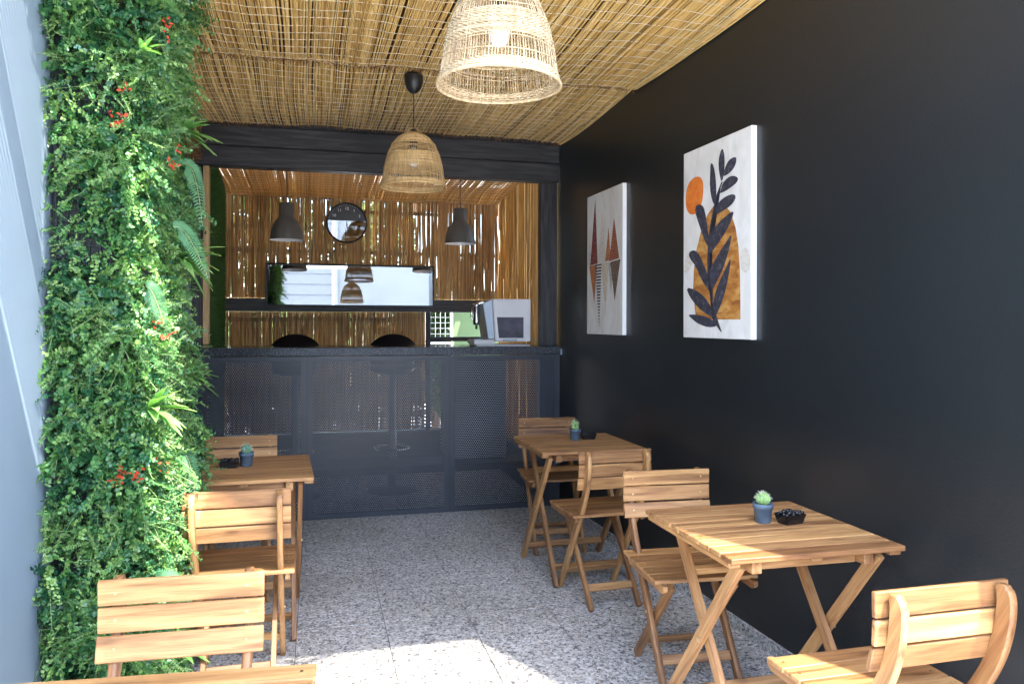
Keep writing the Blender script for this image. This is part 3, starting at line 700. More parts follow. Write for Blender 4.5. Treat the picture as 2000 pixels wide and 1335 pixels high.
for ln, wd, a in ((0.085, 0.006, R(-80)), (0.12, 0.004, R(-97))):
    b = bmesh.new(); box(b, -0.012, ln, -0.006, -0.004, -wd / 2, wd / 2); obj_bm('clock_hand', b, M['black_plastic'], ck, rot=(0, -a, 0))

# ------------------------------------------------------------------ lamps
def bar_pendant(loc, label):
    t = thing('bar_pendant', label, 'pendant lamp', loc, group='dark metal lamps over the bar')
    b = bmesh.new()
    pr = [(0.0, 0.262), (0.049, 0.262), (0.052, 0.258), (0.052, 0.170), (0.058, 0.158), (0.078, 0.135), (0.098, 0.095), (0.110, 0.05), (0.114, 0.012), (0.116, 0.0)]
    lathe(b, pr, 40); obj_bm('shade', b, M['bronze_shade'], t)
    b = bmesh.new(); lathe(b, [(0.114, 0.001), (0.111, 0.012), (0.106, 0.05), (0.094, 0.094), (0.074, 0.132), (0.05, 0.155), (0, 0.16)], 40); obj_bm('shade_lining', b, M['white_enamel'], t)
    b = bmesh.new(); lathe(b, [(0, 0.03), (0.02, 0.036), (0.03, 0.06), (0.028, 0.08), (0.014, 0.11), (0.014, 0.155)], 16); obj_bm('bulb', b, M['bulb'], t)
    tube('cord', [(0, 0, 0.262), (0, 0, 0.4), (0, 0, 2.42 - loc[2])], 0.003, M['black_plastic'], t)
    return t
bar_pendant((-0.205, 5.62, 1.878), 'dark bell shaped metal lamp left of the clock')
bar_pendant((1.035, 5.62, 1.886), 'dark bell shaped metal lamp right of the clock')

# wicker bell shades
LP = [(0, 0.169), (0.027, 0.161), (0.095, 0.151), (0.17, 0.133), (0.22, 0.111), (0.255, 0.080), (0.275, 0.050), (0.283, 0.036)]
def lr(h): return np.interp(h, [p[0] for p in LP], [p[1] for p in LP])
def wicker(loc, label, zc, wm):
    t = thing('wicker_lamp', label, 'pendant lamp', loc, random.uniform(0, 1), 'wicker bell lamps under the reed ceiling')
    nr = 120; hh = np.linspace(0.002, 0.283, 22); ang = np.arange(nr) * 2 * np.pi / nr + RNG.normal(0, 0.008, nr)
    A = ang[:, None] + 0.02 * np.sin(hh * 25)[None, :] + RNG.normal(0, 0.012, nr)[:, None] * hh[None, :] / 0.28
    r = lr(hh)[None, :] + RNG.normal(0, 0.0008, nr)[:, None]
    V, F = tubes_np(np.stack([r * np.cos(A), r * np.sin(A), np.repeat(hh[None, :], nr, 0)], -1), 0.00125, 4)
    o = np_mesh('shade_ribs', V, F, wm, t, smooth=True, kind='stuff')
    # woven bands: strands that pass in front of and behind the ribs
    for nm, ha, hb, st in (('rim_weave', 0.0, 0.028, 0.0036), ('middle_weave', 0.095, 0.168, 0.0037), ('upper_weave', 0.216, 0.272, 0.0037)):
        nk = int((hb - ha) / st) + 1; seg = 288; th = np.linspace(0, 2 * np.pi, seg); pa = []
        for k in range(nk):
            h = ha + k * st + 0.0015 * np.sin(th * 3 + k) + RNG.normal(0, 0.0004)
            rr = lr(h) + 0.0021 * np.sin(th * 48 + math.pi * (k % 2)); pa.append(np.stack([rr * np.cos(th), rr * np.sin(th), h], -1))
        V, F = tubes_np(np.array(pa), RNG.uniform(0.0019, 0.0025, nk), 5)
        np_mesh(nm, V, F, wm, t, smooth=True, kind='stuff')
    th = np.linspace(0, 2 * np.pi, 97)
    V, F = tubes_np(np.array([np.stack([0.170 * np.cos(th), 0.170 * np.sin(th), 0.0 + 0.0015 * np.sin(th * 2)], -1)]), 0.0042, 8)
    np_mesh('rim', V, F, wm, t, smooth=True)
    for k in range(4):   # loose strands crossing the open bands
        th = np.linspace(0, 2 * np.pi, 90); h = (0.062, 0.19, 0.075, 0.20)[k] + 0.012 * np.sin(th * (1 + k % 2) + k * 1.7); rr = lr(h) + 0.002
        V, F = tubes_np(np.array([np.stack([rr * np.cos(th), rr * np.sin(th), h], -1)]), 0.0015, 4); np_mesh('loose_strand', V, F, wm, t, smooth=True)
    for k in range(3):   # carrying loops at the crown
        a = k * 2.1; s = np.linspace(0, math.pi, 14)
        tube('crown_loop', np.stack([0.042 * np.cos(s) * math.cos(a), 0.042 * np.cos(s) * math.sin(a), 0.278 + 0.03 * np.sin(s)], -1), 0.0024, wm, t, 5)
    b = bmesh.new(); lathe(b, [(0.0, 0.30), (0.012, 0.30), (0.022, 0.29), (0.022, 0.215), (0.017, 0.205), (0.0, 0.205)], 16); obj_bm('lamp_holder', b, M['black_plastic'], t)
    b = bmesh.new(); lathe(b, [(0.0, 0.105), (0.015, 0.108), (0.027, 0.122), (0.031, 0.142), (0.027, 0.165), (0.015, 0.19), (0.013, 0.206)], 20); obj_bm('bulb', b, M['bulb'], t)
    top = zc - loc[2]
    tube('cord', [(0, 0, 0.30), (0.002, 0, 0.3 + (top - 0.3) * 0.5), (0, 0, top - 0.09)], 0.0026, M['black_plastic'], t)
    b = bmesh.new(); lathe(b, [(0.0, top), (0.046, top), (0.049, top - 0.01), (0.048, top - 0.04), (0.040, top - 0.07), (0.024, top - 0.092), (0.008, top - 0.1), (0.0, top - 0.1)], 28); obj_bm('ceiling_rose', b, M['black_plastic'], t)
    return t
wicker((0.487, 3.985, 2.003), 'whole wicker bell lamp with black ceiling rose, the farther one', 2.59, M['wicker_lightened'])
wicker((0.485, 2.05, 1.952), 'daylit wicker bell lamp cut by the top of the photo, the nearer one', 2.64, M['wicker'])

# ------------------------------------------------------------------ canvas prints on the black wall
BIG = {
'arch': [(0.215, 0.102), (0.193, 0.162), (0.167, 0.25), (0.179, 0.357), (0.22, 0.462), (0.291, 0.555), (0.389, 0.633), (0.484, 0.672), (0.565, 0.677), (0.657, 0.656), (0.734, 0.613), (0.797, 0.536), (0.835, 0.445), (0.856, 0.33), (0.862, 0.199), (0.864, 0.095), (0.537, 0.095)],
'sun_disc': [(0.046, 0.733), (0.051, 0.783), (0.09, 0.824), (0.15, 0.844), (0.225, 0.846), (0.284, 0.835), (0.319, 0.804), (0.32, 0.765), (0.307, 0.718), (0.273, 0.682), (0.215, 0.663), (0.155, 0.661), (0.1, 0.673), (0.063, 0.696)],
'stem': [(0.602, 0.782), (0.618, 0.778), (0.551, 0.722), (0.511, 0.67), (0.459, 0.58), (0.428, 0.488), (0.416, 0.395), (0.43, 0.3), (0.459, 0.206), (0.483, 0.122), (0.551, 0.076), (0.612, 0.033), (0.591, 0.035), (0.524, 0.067), (0.461, 0.104), (0.437, 0.206), (0.402, 0.301), (0.389, 0.396), (0.403, 0.49), (0.437, 0.582), (0.49, 0.672), (0.529, 0.724)]}
LEAVES = [[(0.602, 0.786), (0.569, 0.841), (0.563, 0.889), (0.586, 0.923), (0.615, 0.938), (0.639, 0.907), (0.643, 0.86), (0.633, 0.815)],
[(0.633, 0.808), (0.658, 0.844), (0.704, 0.871), (0.759, 0.876), (0.799, 0.872), (0.795, 0.845), (0.755, 0.823), (0.692, 0.81)],
[(0.603, 0.74), (0.623, 0.77), (0.693, 0.788), (0.761, 0.788), (0.82, 0.771), (0.806, 0.754), (0.732, 0.74), (0.65, 0.73), (0.59, 0.729)],
[(0.511, 0.679), (0.464, 0.712), (0.435, 0.772), (0.439, 0.838), (0.444, 0.88), (0.472, 0.879), (0.502, 0.84), (0.517, 0.791), (0.524, 0.734)],
[(0.504, 0.633), (0.538, 0.667), (0.617, 0.692), (0.72, 0.7), (0.777, 0.692), (0.778, 0.672), (0.72, 0.65), (0.631, 0.636), (0.553, 0.629), (0.512, 0.625)],
[(0.414, 0.484), (0.378, 0.491), (0.32, 0.543), (0.261, 0.605), (0.209, 0.663), (0.229, 0.688), (0.287, 0.687), (0.337, 0.671), (0.366, 0.626), (0.39, 0.567), (0.414, 0.517)],
[(0.428, 0.498), (0.46, 0.533), (0.554, 0.573), (0.671, 0.6), (0.759, 0.611), (0.722, 0.569), (0.659, 0.528), (0.569, 0.489), (0.476, 0.448), (0.421, 0.432)],
[(0.424, 0.319), (0.464, 0.364), (0.557, 0.416), (0.66, 0.465), (0.731, 0.498), (0.699, 0.435), (0.641, 0.366), (0.559, 0.305), (0.466, 0.252), (0.433, 0.253)],
[(0.453, 0.243), (0.383, 0.264), (0.297, 0.314), (0.223, 0.375), (0.132, 0.418), (0.116, 0.443), (0.176, 0.455), (0.25, 0.441), (0.309, 0.4), (0.381, 0.339), (0.43, 0.281)],
[(0.488, 0.15), (0.508, 0.214), (0.573, 0.277), (0.662, 0.338), (0.725, 0.382), (0.701, 0.318), (0.664, 0.247), (0.601, 0.176), (0.523, 0.117), (0.483, 0.108)],
[(0.478, 0.113), (0.387, 0.127), (0.258, 0.161), (0.138, 0.212), (0.082, 0.26), (0.212, 0.247), (0.342, 0.213), (0.427, 0.169), (0.477, 0.131)],
[(0.524, 0.065), (0.402, 0.059), (0.26, 0.075), (0.156, 0.104), (0.11, 0.119), (0.259, 0.118), (0.401, 0.104), (0.497, 0.085)]]
def canvas(label, yfar, ynear, z0, z1):
    """local X runs from the far edge to the near edge, local -Y... faces the room"""
    wd = yfar - ynear; xm = RX((yfar + ynear) / 2)
    t = thing('canvas_print', label, 'painting', (xm - 0.0015, yfar, z0), R(-90) + math.atan(0.027), 'canvas prints on the black wall')
    # local +X = towards the camera, local -Y = into the room
    b = bmesh.new(); box(b, 0, wd, -0.03, 0, 0, z1 - z0, bev=0.002); obj_bm('canvas', b, M['canvas_white'], t)
    b = bmesh.new(); v = [b.verts.new(p) for p in ((0.003, -0.0305, 0.003), (wd - 0.003, -0.0305, 0.003), (wd - 0.003, -0.0305, z1 - z0 - 0.003), (0.003, -0.0305, z1 - z0 - 0.003))]; b.faces.new(v)
    obj_bm('printed_ground', b, M['print_ground'], t)
    return t, wd, z1 - z0
def smooth_poly(p, it=2):
    for _ in range(it):
        q = []
        for a, b in zip(p, p[1:] + p[:1]): q += [(a[0] * .75 + b[0] * .25, a[1] * .75 + b[1] * .25), (a[0] * .25 + b[0] * .75, a[1] * .25 + b[1] * .75)]
        p = q
    return p
def shape(name, poly, wd, ht, depth, mat, t, it=1):
    b = bmesh.new(); v = [b.verts.new((x * wd, -0.0305 - depth, z * ht)) for x, z in (smooth_poly(poly, it) if it else poly)]
    f = b.faces.new(v); bmesh.ops.triangulate(b, faces=[f]); return obj_bm(name, b, mat, t)
t, wd, ht = canvas('canvas print of dark leaves over an ochre arch and orange disc', 3.355, 2.787, 1.233, 2.110)
shape('printed_blotch', [(0.0, 0.37), (0.05, 0.44), (0.14, 0.47), (0.17, 0.40), (0.1, 0.36), (0.04, 0.34)], wd, ht, 0.0004, M['print_blotch'], t)
shape('printed_blotch', [(0.86, 0.42), (0.93, 0.44), (0.985, 0.40), (0.985, 0.33), (0.93, 0.31), (0.86, 0.34)], wd, ht, 0.0004, M['print_blotch'], t)
shape('printed_arch', BIG['arch'][:16] + [(0.537, 0.095)], wd, ht, 0.0008, M['print_ochre'], t, 0)
shape('printed_disc', [(0.183 + (q[0] - 0.183) * 1.06, 0.755 + (q[1] - 0.755) * 1.06) for q in BIG['sun_disc']], wd, ht, 0.0008, M['print_orange'], t)
shape('printed_stem', BIG['stem'], wd, ht, 0.0014, M['print_ink'], t, 0)
def grow(p, k):
    cx = sum(q[0] for q in p) / len(p); cy = sum(q[1] for q in p) / len(p); return [(cx + (q[0] - cx) * k, cy + (q[1] - cy) * k) for q in p]
for p in LEAVES: shape('printed_leaf', grow(p, 1.13), wd, ht, 0.0018, M['print_ink'], t)
t, wd, ht = canvas('canvas print of rust and maroon pointed triangles mirrored downwards', 4.610, 4.063, 1.231, 2.098)
def striped(poly, n, mat_a, mat_b, depth):
    """a triangle cut in horizontal stripes, like the print"""
    zs = [p[1] for p in poly]; z0, z1 = min(zs), max(zs)
    apex = max(poly, key=lambda p: abs(p[1] - 0.5)); base = [p for p in poly if p is not apex]; base.sort()
    for k in range(n):
        for (a, b_, m) in ((k / n, (k + 0.5) / n, mat_a), ((k + 0.5) / n, (k + 1) / n, mat_b)):
            if m is None: continue
            q = []
            for s, i in ((a, 0), (a, 1), (b_, 1), (b_, 0)): q.append((base[i][0] + (apex[0] - base[i][0]) * s, base[i][1] + (apex[1] - base[i][1]) * s))
            shape('printed_stripe', q, wd, ht, depth, m, t, 0)
shape('printed_triangle', [(0.104, 0.497), (0.251, 0.965), (0.327, 0.5)], wd, ht, 0.0012, M['print_maroon'], t, 0)
striped([(0.327, 0.507), (0.456, 0.867), (0.56, 0.505)], 22, M['print_beige'], None, 0.0009)
shape('printed_triangle', [(0.54, 0.505), (0.637, 0.738), (0.697, 0.509)], wd, ht, 0.0012, M['print_rust'], t, 0)
striped([(0.652, 0.501), (0.786, 0.789), (0.92, 0.51)], 17, M['print_maroon'], M['print_rust'], 0.0015)
striped([(0.02, 0.507), (0.081, 0.69), (0.15, 0.5)], 12, M['print_grey'], None, 0.0009)
shape('printed_triangle', [(0.07, 0.496), (0.228, 0.221), (0.306, 0.491)], wd, ht, 0.0009, M['print_rust'], t, 0)
striped([(0.245, 0.494), (0.381, 0.05), (0.445, 0.494)], 21, M['print_ink'], None, 0.0015)
shape('printed_triangle', [(0.435, 0.498), (0.55, 0.14), (0.642, 0.496)], wd, ht, 0.0011, M['print_beige'], t, 0)
shape('printed_triangle', [(0.682, 0.494), (0.806, 0.226), (0.953, 0.502)], wd, ht, 0.0012, M['print_brown'], t, 0)
shape('printed_triangle', [(0.622, 0.493), (0.702, 0.271), (0.772, 0.481)], wd, ht, 0.0009, M['print_grey'], t, 0)

# ------------------------------------------------------------------ folding tables and chairs
CACHE = {}
def plank_mesh(L, W, T, screws=None, rounded=False):
    """local X long, local Z thickness; screws: list of (x,y) on the +Z face"""
    key = (round(L, 4), round(W, 4), round(T, 4), tuple(screws or ()), rounded)
    if key in CACHE: return CACHE[key]
    b = bmesh.new()
    if rounded:
        pts = [(-L / 2, W / 2), (-L / 2, -W * 0.1), (-L / 2 + W * 0.6, -W / 2), (L / 2 - W * 0.6, -W / 2), (L / 2, -W * 0.1), (L / 2, W / 2)]
        v = [b.verts.new((x, y, -T / 2)) for x, y in pts]; f = b.faces.new(v); r = bmesh.ops.extrude_face_region(b, geom=[f])
        bmesh.ops.translate(b, verts=[q for q in r['geom'] if isinstance(q, bmesh.types.BMVert)], vec=(0, 0, T))
        bmesh.ops.bevel(b, geom=b.edges[:], offset=0.0015, segments=1, affect='EDGES')
    else: box(b, -L / 2, L / 2, -W / 2, W / 2, -T / 2, T / 2, bev=0.002)
    for (x, y) in (screws or ()):
        v = [b.verts.new((x + 0.0036 * math.cos(k * math.pi / 4), y + 0.0036 * math.sin(k * math.pi / 4), T / 2 + 0.0006)) for k in range(8)]
        f = b.faces.new(v); f.material_index = 1
    me = bpy.data.meshes.new('plank'); bmesh.ops.recalc_face_normals(b, faces=b.faces); b.to_mesh(me); b.free(); setmats(me, [M['wood'], M['brass']])
    CACHE[key] = me; return me
def plank(name, parent, c, L, W, T, rot=(0, 0, 0), **kw): return obj_me(name, plank_mesh(L, W, T, **kw), parent, c, rot)
def strut(name, parent, p, q, W, T, side=Vector((1, 0, 0)), ext=0.0):
    """a bar from p to q; thickness T along 'side', width W across"""
    p, q = Vector(p), Vector(q); d = (q - p).normalized(); L = (q - p).length + 2 * ext
    z = (side - d * side.dot(d)).normalized(); y = z.cross(d)
    m = Matrix((d, y, z)).transposed()
    return obj_me(name, plank_mesh(L, W, T), parent, (p + q) / 2, m.to_euler())

def post_mesh():
    """bent chair post; local X runs from the back top to the front foot"""
    ctrl = [(-0.010, 0.715, 0.016), (-0.017, 0.69, 0.0195), (-0.013, 0.64, 0.020), (0.000, 0.585, 0.0198), (0.022, 0.53, 0.0194), (0.052, 0.475, 0.019), (0.098, 0.405, 0.019), (0.18, 0.285, 0.0175), (0.29, 0.125, 0.0165), (0.375, 0.0, 0.016)]
    c_ = np.array(ctrl); fine = []
    for i in range(len(c_) - 1):
        p0, p1, p2, p3 = c_[max(0, i - 1)], c_[i], c_[i + 1], c_[min(len(c_) - 1, i + 2)]
        for q in (0, 1 / 3, 2 / 3): fine.append(tuple(0.5 * (2 * p1 + (p2 - p0) * q + (2 * p0 - 5 * p1 + 4 * p2 - p3) * q * q + (3 * p1 - p0 - 3 * p2 + p3) * q ** 3)))
    ctrl = fine + [ctrl[-1]]
    a = Vector((ctrl[0][0], ctrl[0][1])); e = Vector((ctrl[-1][0], ctrl[-1][1])); d = (e - a).normalized(); nrm = Vector((-d.y, d.x))
    def loc(p): v = Vector(p) - a; return (v.dot(d), v.dot(nrm))
    up, lo = [], []
    for i, (y, z, hw) in enumerate(ctrl):
        p = Vector((y, z)); q0 = Vector(ctrl[max(0, i - 1)][:2]); q1 = Vector(ctrl[min(len(ctrl) - 1, i + 1)][:2]); tn = (q1 - q0).normalized(); nn = Vector((-tn.y, tn.x))
        if i == 0: tn = Vector((0.0, -1.0)); nn = Vector((1.0, 0.0)) 
        if i == len(ctrl) - 1: nn = Vector((1, 0)) * 1.25
        up.append(loc(p + nn * hw)); lo.append(loc(p - nn * hw))
    top = [loc((ctrl[0][0] + 0.010 * s, ctrl[0][1] + 0.008)) for s in (-1, 1)]
    poly = up + lo[::-1] + top
    b = bmesh.new(); v = [b.verts.new((x, y, -0.010)) for x, y in poly]; f = b.faces.new(v); r = bmesh.ops.extrude_face_region(b, geom=[f])
    bmesh.ops.translate(b, verts=[q for q in r['geom'] if isinstance(q, bmesh.types.BMVert)], vec=(0, 0, 0.020))
    side = [e for e in b.edges if abs(e.verts[0].co.z - e.verts[1].co.z) < 1e-6]
    bmesh.ops.bevel(b, geom=side, offset=0.0025, segments=1, affect='EDGES')
    for f in b.faces: f.smooth = abs(f.normal.z) < 0.5 and len(f.verts) == 4
    me = bpy.data.meshes.new('post'); bmesh.ops.recalc_face_normals(b, faces=b.faces); b.to_mesh(me); b.free(); setmats(me, M['wood'])
    X = Vector((0, d.x, d.y)); Yv = Vector((0, nrm.x, nrm.y)); Zv = X.cross(Yv)
    return me, Vector((0, a.x, a.y)), Matrix((X, Yv, Zv)).transposed().to_euler()
POST = post_mesh()

def make_chair(label, loc, rz):
    """sitter faces local +Y; rear feet on y = 0, front feet on y = 0.40"""
    t = thing('folding_chair', label, 'chair', loc, rz, 'wooden folding chairs')
    me, pl, pr = POST
    for s in (-1, 1):
        o = obj_me('post', me, t, (s * 0.141, pl.y, pl.z), pr)
    fr = (0.0125, 0, 0)
    sl = [(-0.15, 0.0), (0.15, 0.0)]
    for k, z in enumerate((0.695, 0.634, 0.573)):      # back slats, on the sitter's side of the posts
        yb = (0.0175, 0.0175, 0.030)[k]; tilt = (R(90 - 2), R(90 + 3), R(90 + 14))[k]
        obj_me('back_slat', plank_mesh(0.355, 0.056, 0.013, screws=tuple((x, 0.0) for x in (-0.14, 0.14))), t, (0, yb, z), (-tilt + R(180), 0, 0) if False else (R(90) + (R(90) - tilt), 0, R(180)))
    for s in (-1, 1):                                  # rear legs cross the posts up to the seat front
        strut('leg', t, (s * 0.117, 0.006, 0.004), (s * 0.117, 0.365, 0.392), 0.034, 0.018)
    plank('stretcher', t, (0, 0.075, 0.085), 0.216, 0.034, 0.014, (R(47), 0, 0))
    plank('stretcher', t, (0, 0.298, 0.105), 0.262, 0.034, 0.014, (R(-55), 0, 0))
    for s in (-1, 1):
        o = plank('seat_rail', t, (s * 0.165, 0.245, 0.396), 0.36, 0.030, 0.017, (R(90), 0, R(90)), rounded=True)
    for k in range(5):
        plank('seat_slat', t, (0, 0.085 + k * 0.0695, 0.4205 - 0.0012 * k), 0.378, 0.0645, 0.014, screws=((-0.165, 0.0), (0.165, 0.0)))
    b = bmesh.new()
    for s in (-1, 1):
        c = bmesh.ops.create_cone(b, cap_ends=True, segments=10, radius1=0.006, radius2=0.006, depth=0.004, matrix=Matrix.Translation((s * 0.1525, 0.205, 0.246)) @ Matrix.Rotation(R(90), 4, 'Y'))
    obj_bm('pivot_bolt', b, M['brass'], t)
    return t

def make_table(label, loc, rz):
    t = thing('folding_table', label, 'table', loc, rz, 'wooden folding tables')
    n = 9; D_ = 0.567; W_ = 0.548; pit = D_ / n
    for k in range(n):
        plank('top_slat', t, (0, -D_ / 2 + (k + 0.5) * pit, 0.6625), W_, pit - 0.003, 0.015, screws=((-0.25, 0), (0.25, 0)))
    for x in (-0.255, 0.0, 0.255): plank('batten', t, (x, 0, 0.6475), 0.53, 0.036, 0.014, (0, 0, R(90)))
    for x in (-0.178, 0.178): plank('rail', t, (x, 0, 0.634), 0.50, 0.030, 0.041, (R(0), 0, R(90)))
    for y in (-0.205, 0.19): plank('apron', t, (0, y, 0.630), 0.325, 0.016, 0.036)
    for s in (-1, 1):
        strut('leg', t, (s * 0.222, -0.235, 0.640), (s * 0.222, 0.262, 0.004), 0.036, 0.020)
        strut('leg', t, (s * 0.198, 0.175, 0.612), (s * 0.198, -0.262, 0.004), 0.036, 0.020)
    plank('stretcher', t, (0, 0.195, 0.085), 0.424, 0.034, 0.016, (R(52), 0, 0))
    plank('stretcher', t, (0, -0.20, 0.085), 0.376, 0.034, 0.016, (R(-54), 0, 0))
    plank('stretcher', t, (0, 0.10, 0.515), 0.376, 0.030, 0.016, (R(-54), 0, 0))
    b = bmesh.new()
    for s in (-1, 1):
        bmesh.ops.create_cone(b, cap_ends=True, segments=10, radius1=0.007, radius2=0.007, depth=0.004, matrix=Matrix.Translation((s * 0.2345, -0.02, 0.347)) @ Matrix.Rotation(R(90), 4, 'Y'))
    obj_bm('pivot_bolt', b, M['brass'], t)
    return t

table0 = make_table('folding wooden table by the black wall, half in sunlight, nearest the sunlit corner', (1.351, 2.111, 0), -0.009)
def put(src, label, loc, rz):
    o = copy_tree(src); o['label'] = label; o.location = loc; o.rotation_euler = (0, 0, rz); return o
put(table0, 'folding wooden table near the counter in front of the black wall', (1.337, 3.841, 0), 0.005)
put(table0, 'folding wooden table between two chairs beside the greenery', (-0.295, 3.49, 0), 0.045)
put(table0, 'folding wooden table of which only a back corner shows at the bottom edge', (-0.296, 1.205, 0), -0.09)
chair0 = make_chair('folding chair with its curved back to the camera, lowest right in the photo', (1.340, 1.385, 0), 0.0)
put(chair0, 'folding chair facing the camera behind the half sunlit table', (1.337, 2.785, 0), R(180 - 4))
put(chair0, 'folding chair seen from behind at the table near the counter', (1.318, 3.238, 0), R(1))
put(chair0, 'folding chair against the counter front on the black wall side', (1.362, 4.485, 0), R(180 - 4))
put(chair0, 'folding chair against the counter beside the greenery', (-0.372, 4.11, 0), R(180 + 2))
put(chair0, 'folding chair seen from behind beside the greenery', (-0.262, 2.755, 0), R(0.5))
put(chair0, 'folding chair facing the camera in the lower left foreground', (-0.293, 1.890, 0), R(180 - 2.5))

# table decorations
def spines(b_pts, name, t, n, c, rx, rz_, L=0.006):
    u = RNG.normal(0, 1, (n, 3)); u[:, 2] = np.abs(u[:, 2]) * 0.9; u /= np.linalg.norm(u, axis=1, keepdims=True)
    p = np.array(c) + u * np.array([rx, rx, rz_]); q = p + u * L + RNG.normal(0, 0.0015, (n, 3))
    V, F = tubes_np(np.stack([p, (p + q) / 2, q], 1), 0.00035, 3); o = np_mesh(name, V, F, M['spine'], t, kind='stuff')
def ribbed_ball(name, t, c, rx, rz_, ribs, mat):
    b = bmesh.new(); nu, nv = ribs * 4, 12; rows = []
    for j in range(nv + 1):
        th = math.pi * j / nv; row = []
        for i in range(nu):
            a = 2 * math.pi * i / nu; k = 1 + 0.07 * math.cos(a * ribs) * math.sin(th)
            row.append(b.verts.new((c[0] + rx * k * math.sin(th) * math.cos(a), c[1] + rx * k * math.sin(th) * math.sin(a), c[2] + rz_ * math.cos(th))))
        rows.append(row)
    for j in range(nv):
        for i in range(nu): b.faces.new((rows[j][i], rows[j][(i + 1) % nu], rows[j + 1][(i + 1) % nu], rows[j + 1][i]))
    bmesh.ops.remove_doubles(b, verts=b.verts[:], dist=1e-5)
    obj_bm(name, b, mat, t, smooth=True)
def cactus_pot(loc, label, kind):
    t = thing('cactus_pot', label, 'cactus', loc, random.uniform(0, 6), 'potted cacti on the tables')
    b = bmesh.new(); lathe(b, [(0, 0.001), (0.023, 0.0), (0.0245, 0.002), (0.029, 0.044), (0.0315, 0.045), (0.0325, 0.06), (0.0305, 0.061), (0.0285, 0.055), (0, 0.053)], 32); obj_bm('pot', b, M['pot'], t)
    b = bmesh.new(); lathe(b, [(0.0285, 0.0535), (0.015, 0.056), (0, 0.0565)], 20); obj_bm('soil', b, M['soil'], t)
    if kind == 'round':
        ribbed_ball('cactus_body', t, (0, 0, 0.073), 0.0215, 0.021, 14, M['cactus']); spines(None, 'spines', t, 110, (0, 0, 0.073), 0.022, 0.021)
    elif kind == 'cluster':
        for i, (x, y, z, r) in enumerate(((0.008, 0, 0.068, 0.013), (-0.009, 0.004, 0.072, 0.012), (0.0, -0.006, 0.088, 0.011), (-0.004, 0.008, 0.094, 0.010), (0.012, 0.003, 0.086, 0.009))):
            ribbed_ball('cactus_lobe', t, (x, y, z), r, r * 1.25, 9, M['cactus'])
        spines(None, 'spines', t, 100, (0, 0, 0.082), 0.018, 0.026)
    else:
        ribbed_ball('cactus_body', t, (0, 0, 0.072), 0.0225, 0.024, 16, M['cactus_dark']); spines(None, 'spines', t, 130, (0, 0, 0.072), 0.023, 0.024)
    return t
TT = 0.6702
cactus_pot((1.374, 2.155, TT), 'small round green cactus in a blue grey pot on the half sunlit table', 'round')
cactus_pot((1.350, 3.905, TT), 'small lobed cactus in a blue grey pot on the table near the counter', 'cluster')
cactus_pot((-0.296, 3.535, TT), 'dark ribbed cactus in a blue grey pot on the table by the greenery', 'dark')
def tray(loc, rz, label):
    t = thing('pebble_tray', label, 'tray', loc, rz, 'black pebble trays on the tables')
    b = bmesh.new()
    o_ = [(-0.036, -0.024), (0.036, -0.024), (0.036, 0.024), (-0.036, 0.024)]
    def ring(k, z): return [b.verts.new((x * k, y * k, z)) for x, y in o_]
    r0, r1, r2, r3 = ring(0.92, 0.0), ring(1.18, 0.030), ring(1.10, 0.0305), ring(0.95, 0.012)
    for a, c in ((r0, r1), (r1, r2), (r2, r3)):
        for k in range(4): b.faces.new((a[k], a[(k + 1) % 4], c[(k + 1) % 4], c[k]))
    b.faces.new(r0); b.faces.new(r3); bmesh.ops.bevel(b, geom=[e for e in b.edges if abs(e.verts[0].co.z - e.verts[1].co.z) > 0.01], offset=0.003, segments=2, affect='EDGES')
    obj_bm('dish', b, M['black_gloss'], t)
    for i in range(6):
        for j in range(4):
            b = bmesh.new(); bmesh.ops.create_icosphere(b, subdivisions=1, radius=0.0072)
            for v in b.verts: v.co *= random.uniform(0.85, 1.12)
            for f in b.faces: f.smooth = True
            obj_bm('pebble', b, M['pebble'], t, (-0.031 + i * 0.0124 + random.uniform(-.002, .002), -0.018 + j * 0.012 + random.uniform(-.002, .002), 0.0285 + random.uniform(0, .007)), (random.random() * 3, random.random() * 3, 0))
    return t
tray((1.452, 2.125, TT), R(8), 'black tray of glossy black pebbles on the half sunlit table')
tray((1.430, 3.925, TT), R(-6), 'black tray of glossy black pebbles on the table near the counter')
tray((-0.367, 3.515, TT), R(3), 'black tray of glossy black pebbles on the table by the greenery')

# ------------------------------------------------------------------ vertical garden
gw = thing('vertical_garden', 'tall vertical garden of mixed green foliage with red flowers', 'green wall', (-0.64, 2.9, 0))
GO = np.array([-0.64, 2.9, 0.0])
# column: near end face y=2.47 (x -0.765..-0.50), right side face x=-0.53 (y 2.47..3.25)
b = bmesh.new(); box(b, -0.765, -0.60, 2.56, 3.18, 0.02, 2.575); bmesh.ops.translate(b, verts=b.verts[:], vec=(0.64, -2.9, 0)); obj_bm('backing', b, M['black_plastic'], gw)
b = bmesh.new()
for k in range(6): box(b, -0.755 + k * 0.03 - 0.002, -0.755 + k * 0.03 + 0.002, 2.548, 2.556, 0.02, 2.57)
for k in range(70): box(b, -0.762, -0.60, 2.5475, 2.5555, 0.03 + k * 0.0365, 0.034 + k * 0.0365)
bmesh.ops.translate(b, verts=b.verts[:], vec=(0.64, -2.9, 0)); o = obj_bm('backing_grid', b, M['black_plastic'], gw); o['kind'] = 'stuff'
def bulge(a, z):
    return 0.02 * np.sin(3.1 * z + 2.0 * a) + 0.016 * np.sin(7.3 * z + 1.3 + 5 * a) + 0.014 * np.sin(13 * z + 9 * a) + 0.010 * np.sin(23 * z + 17 * a + 1)
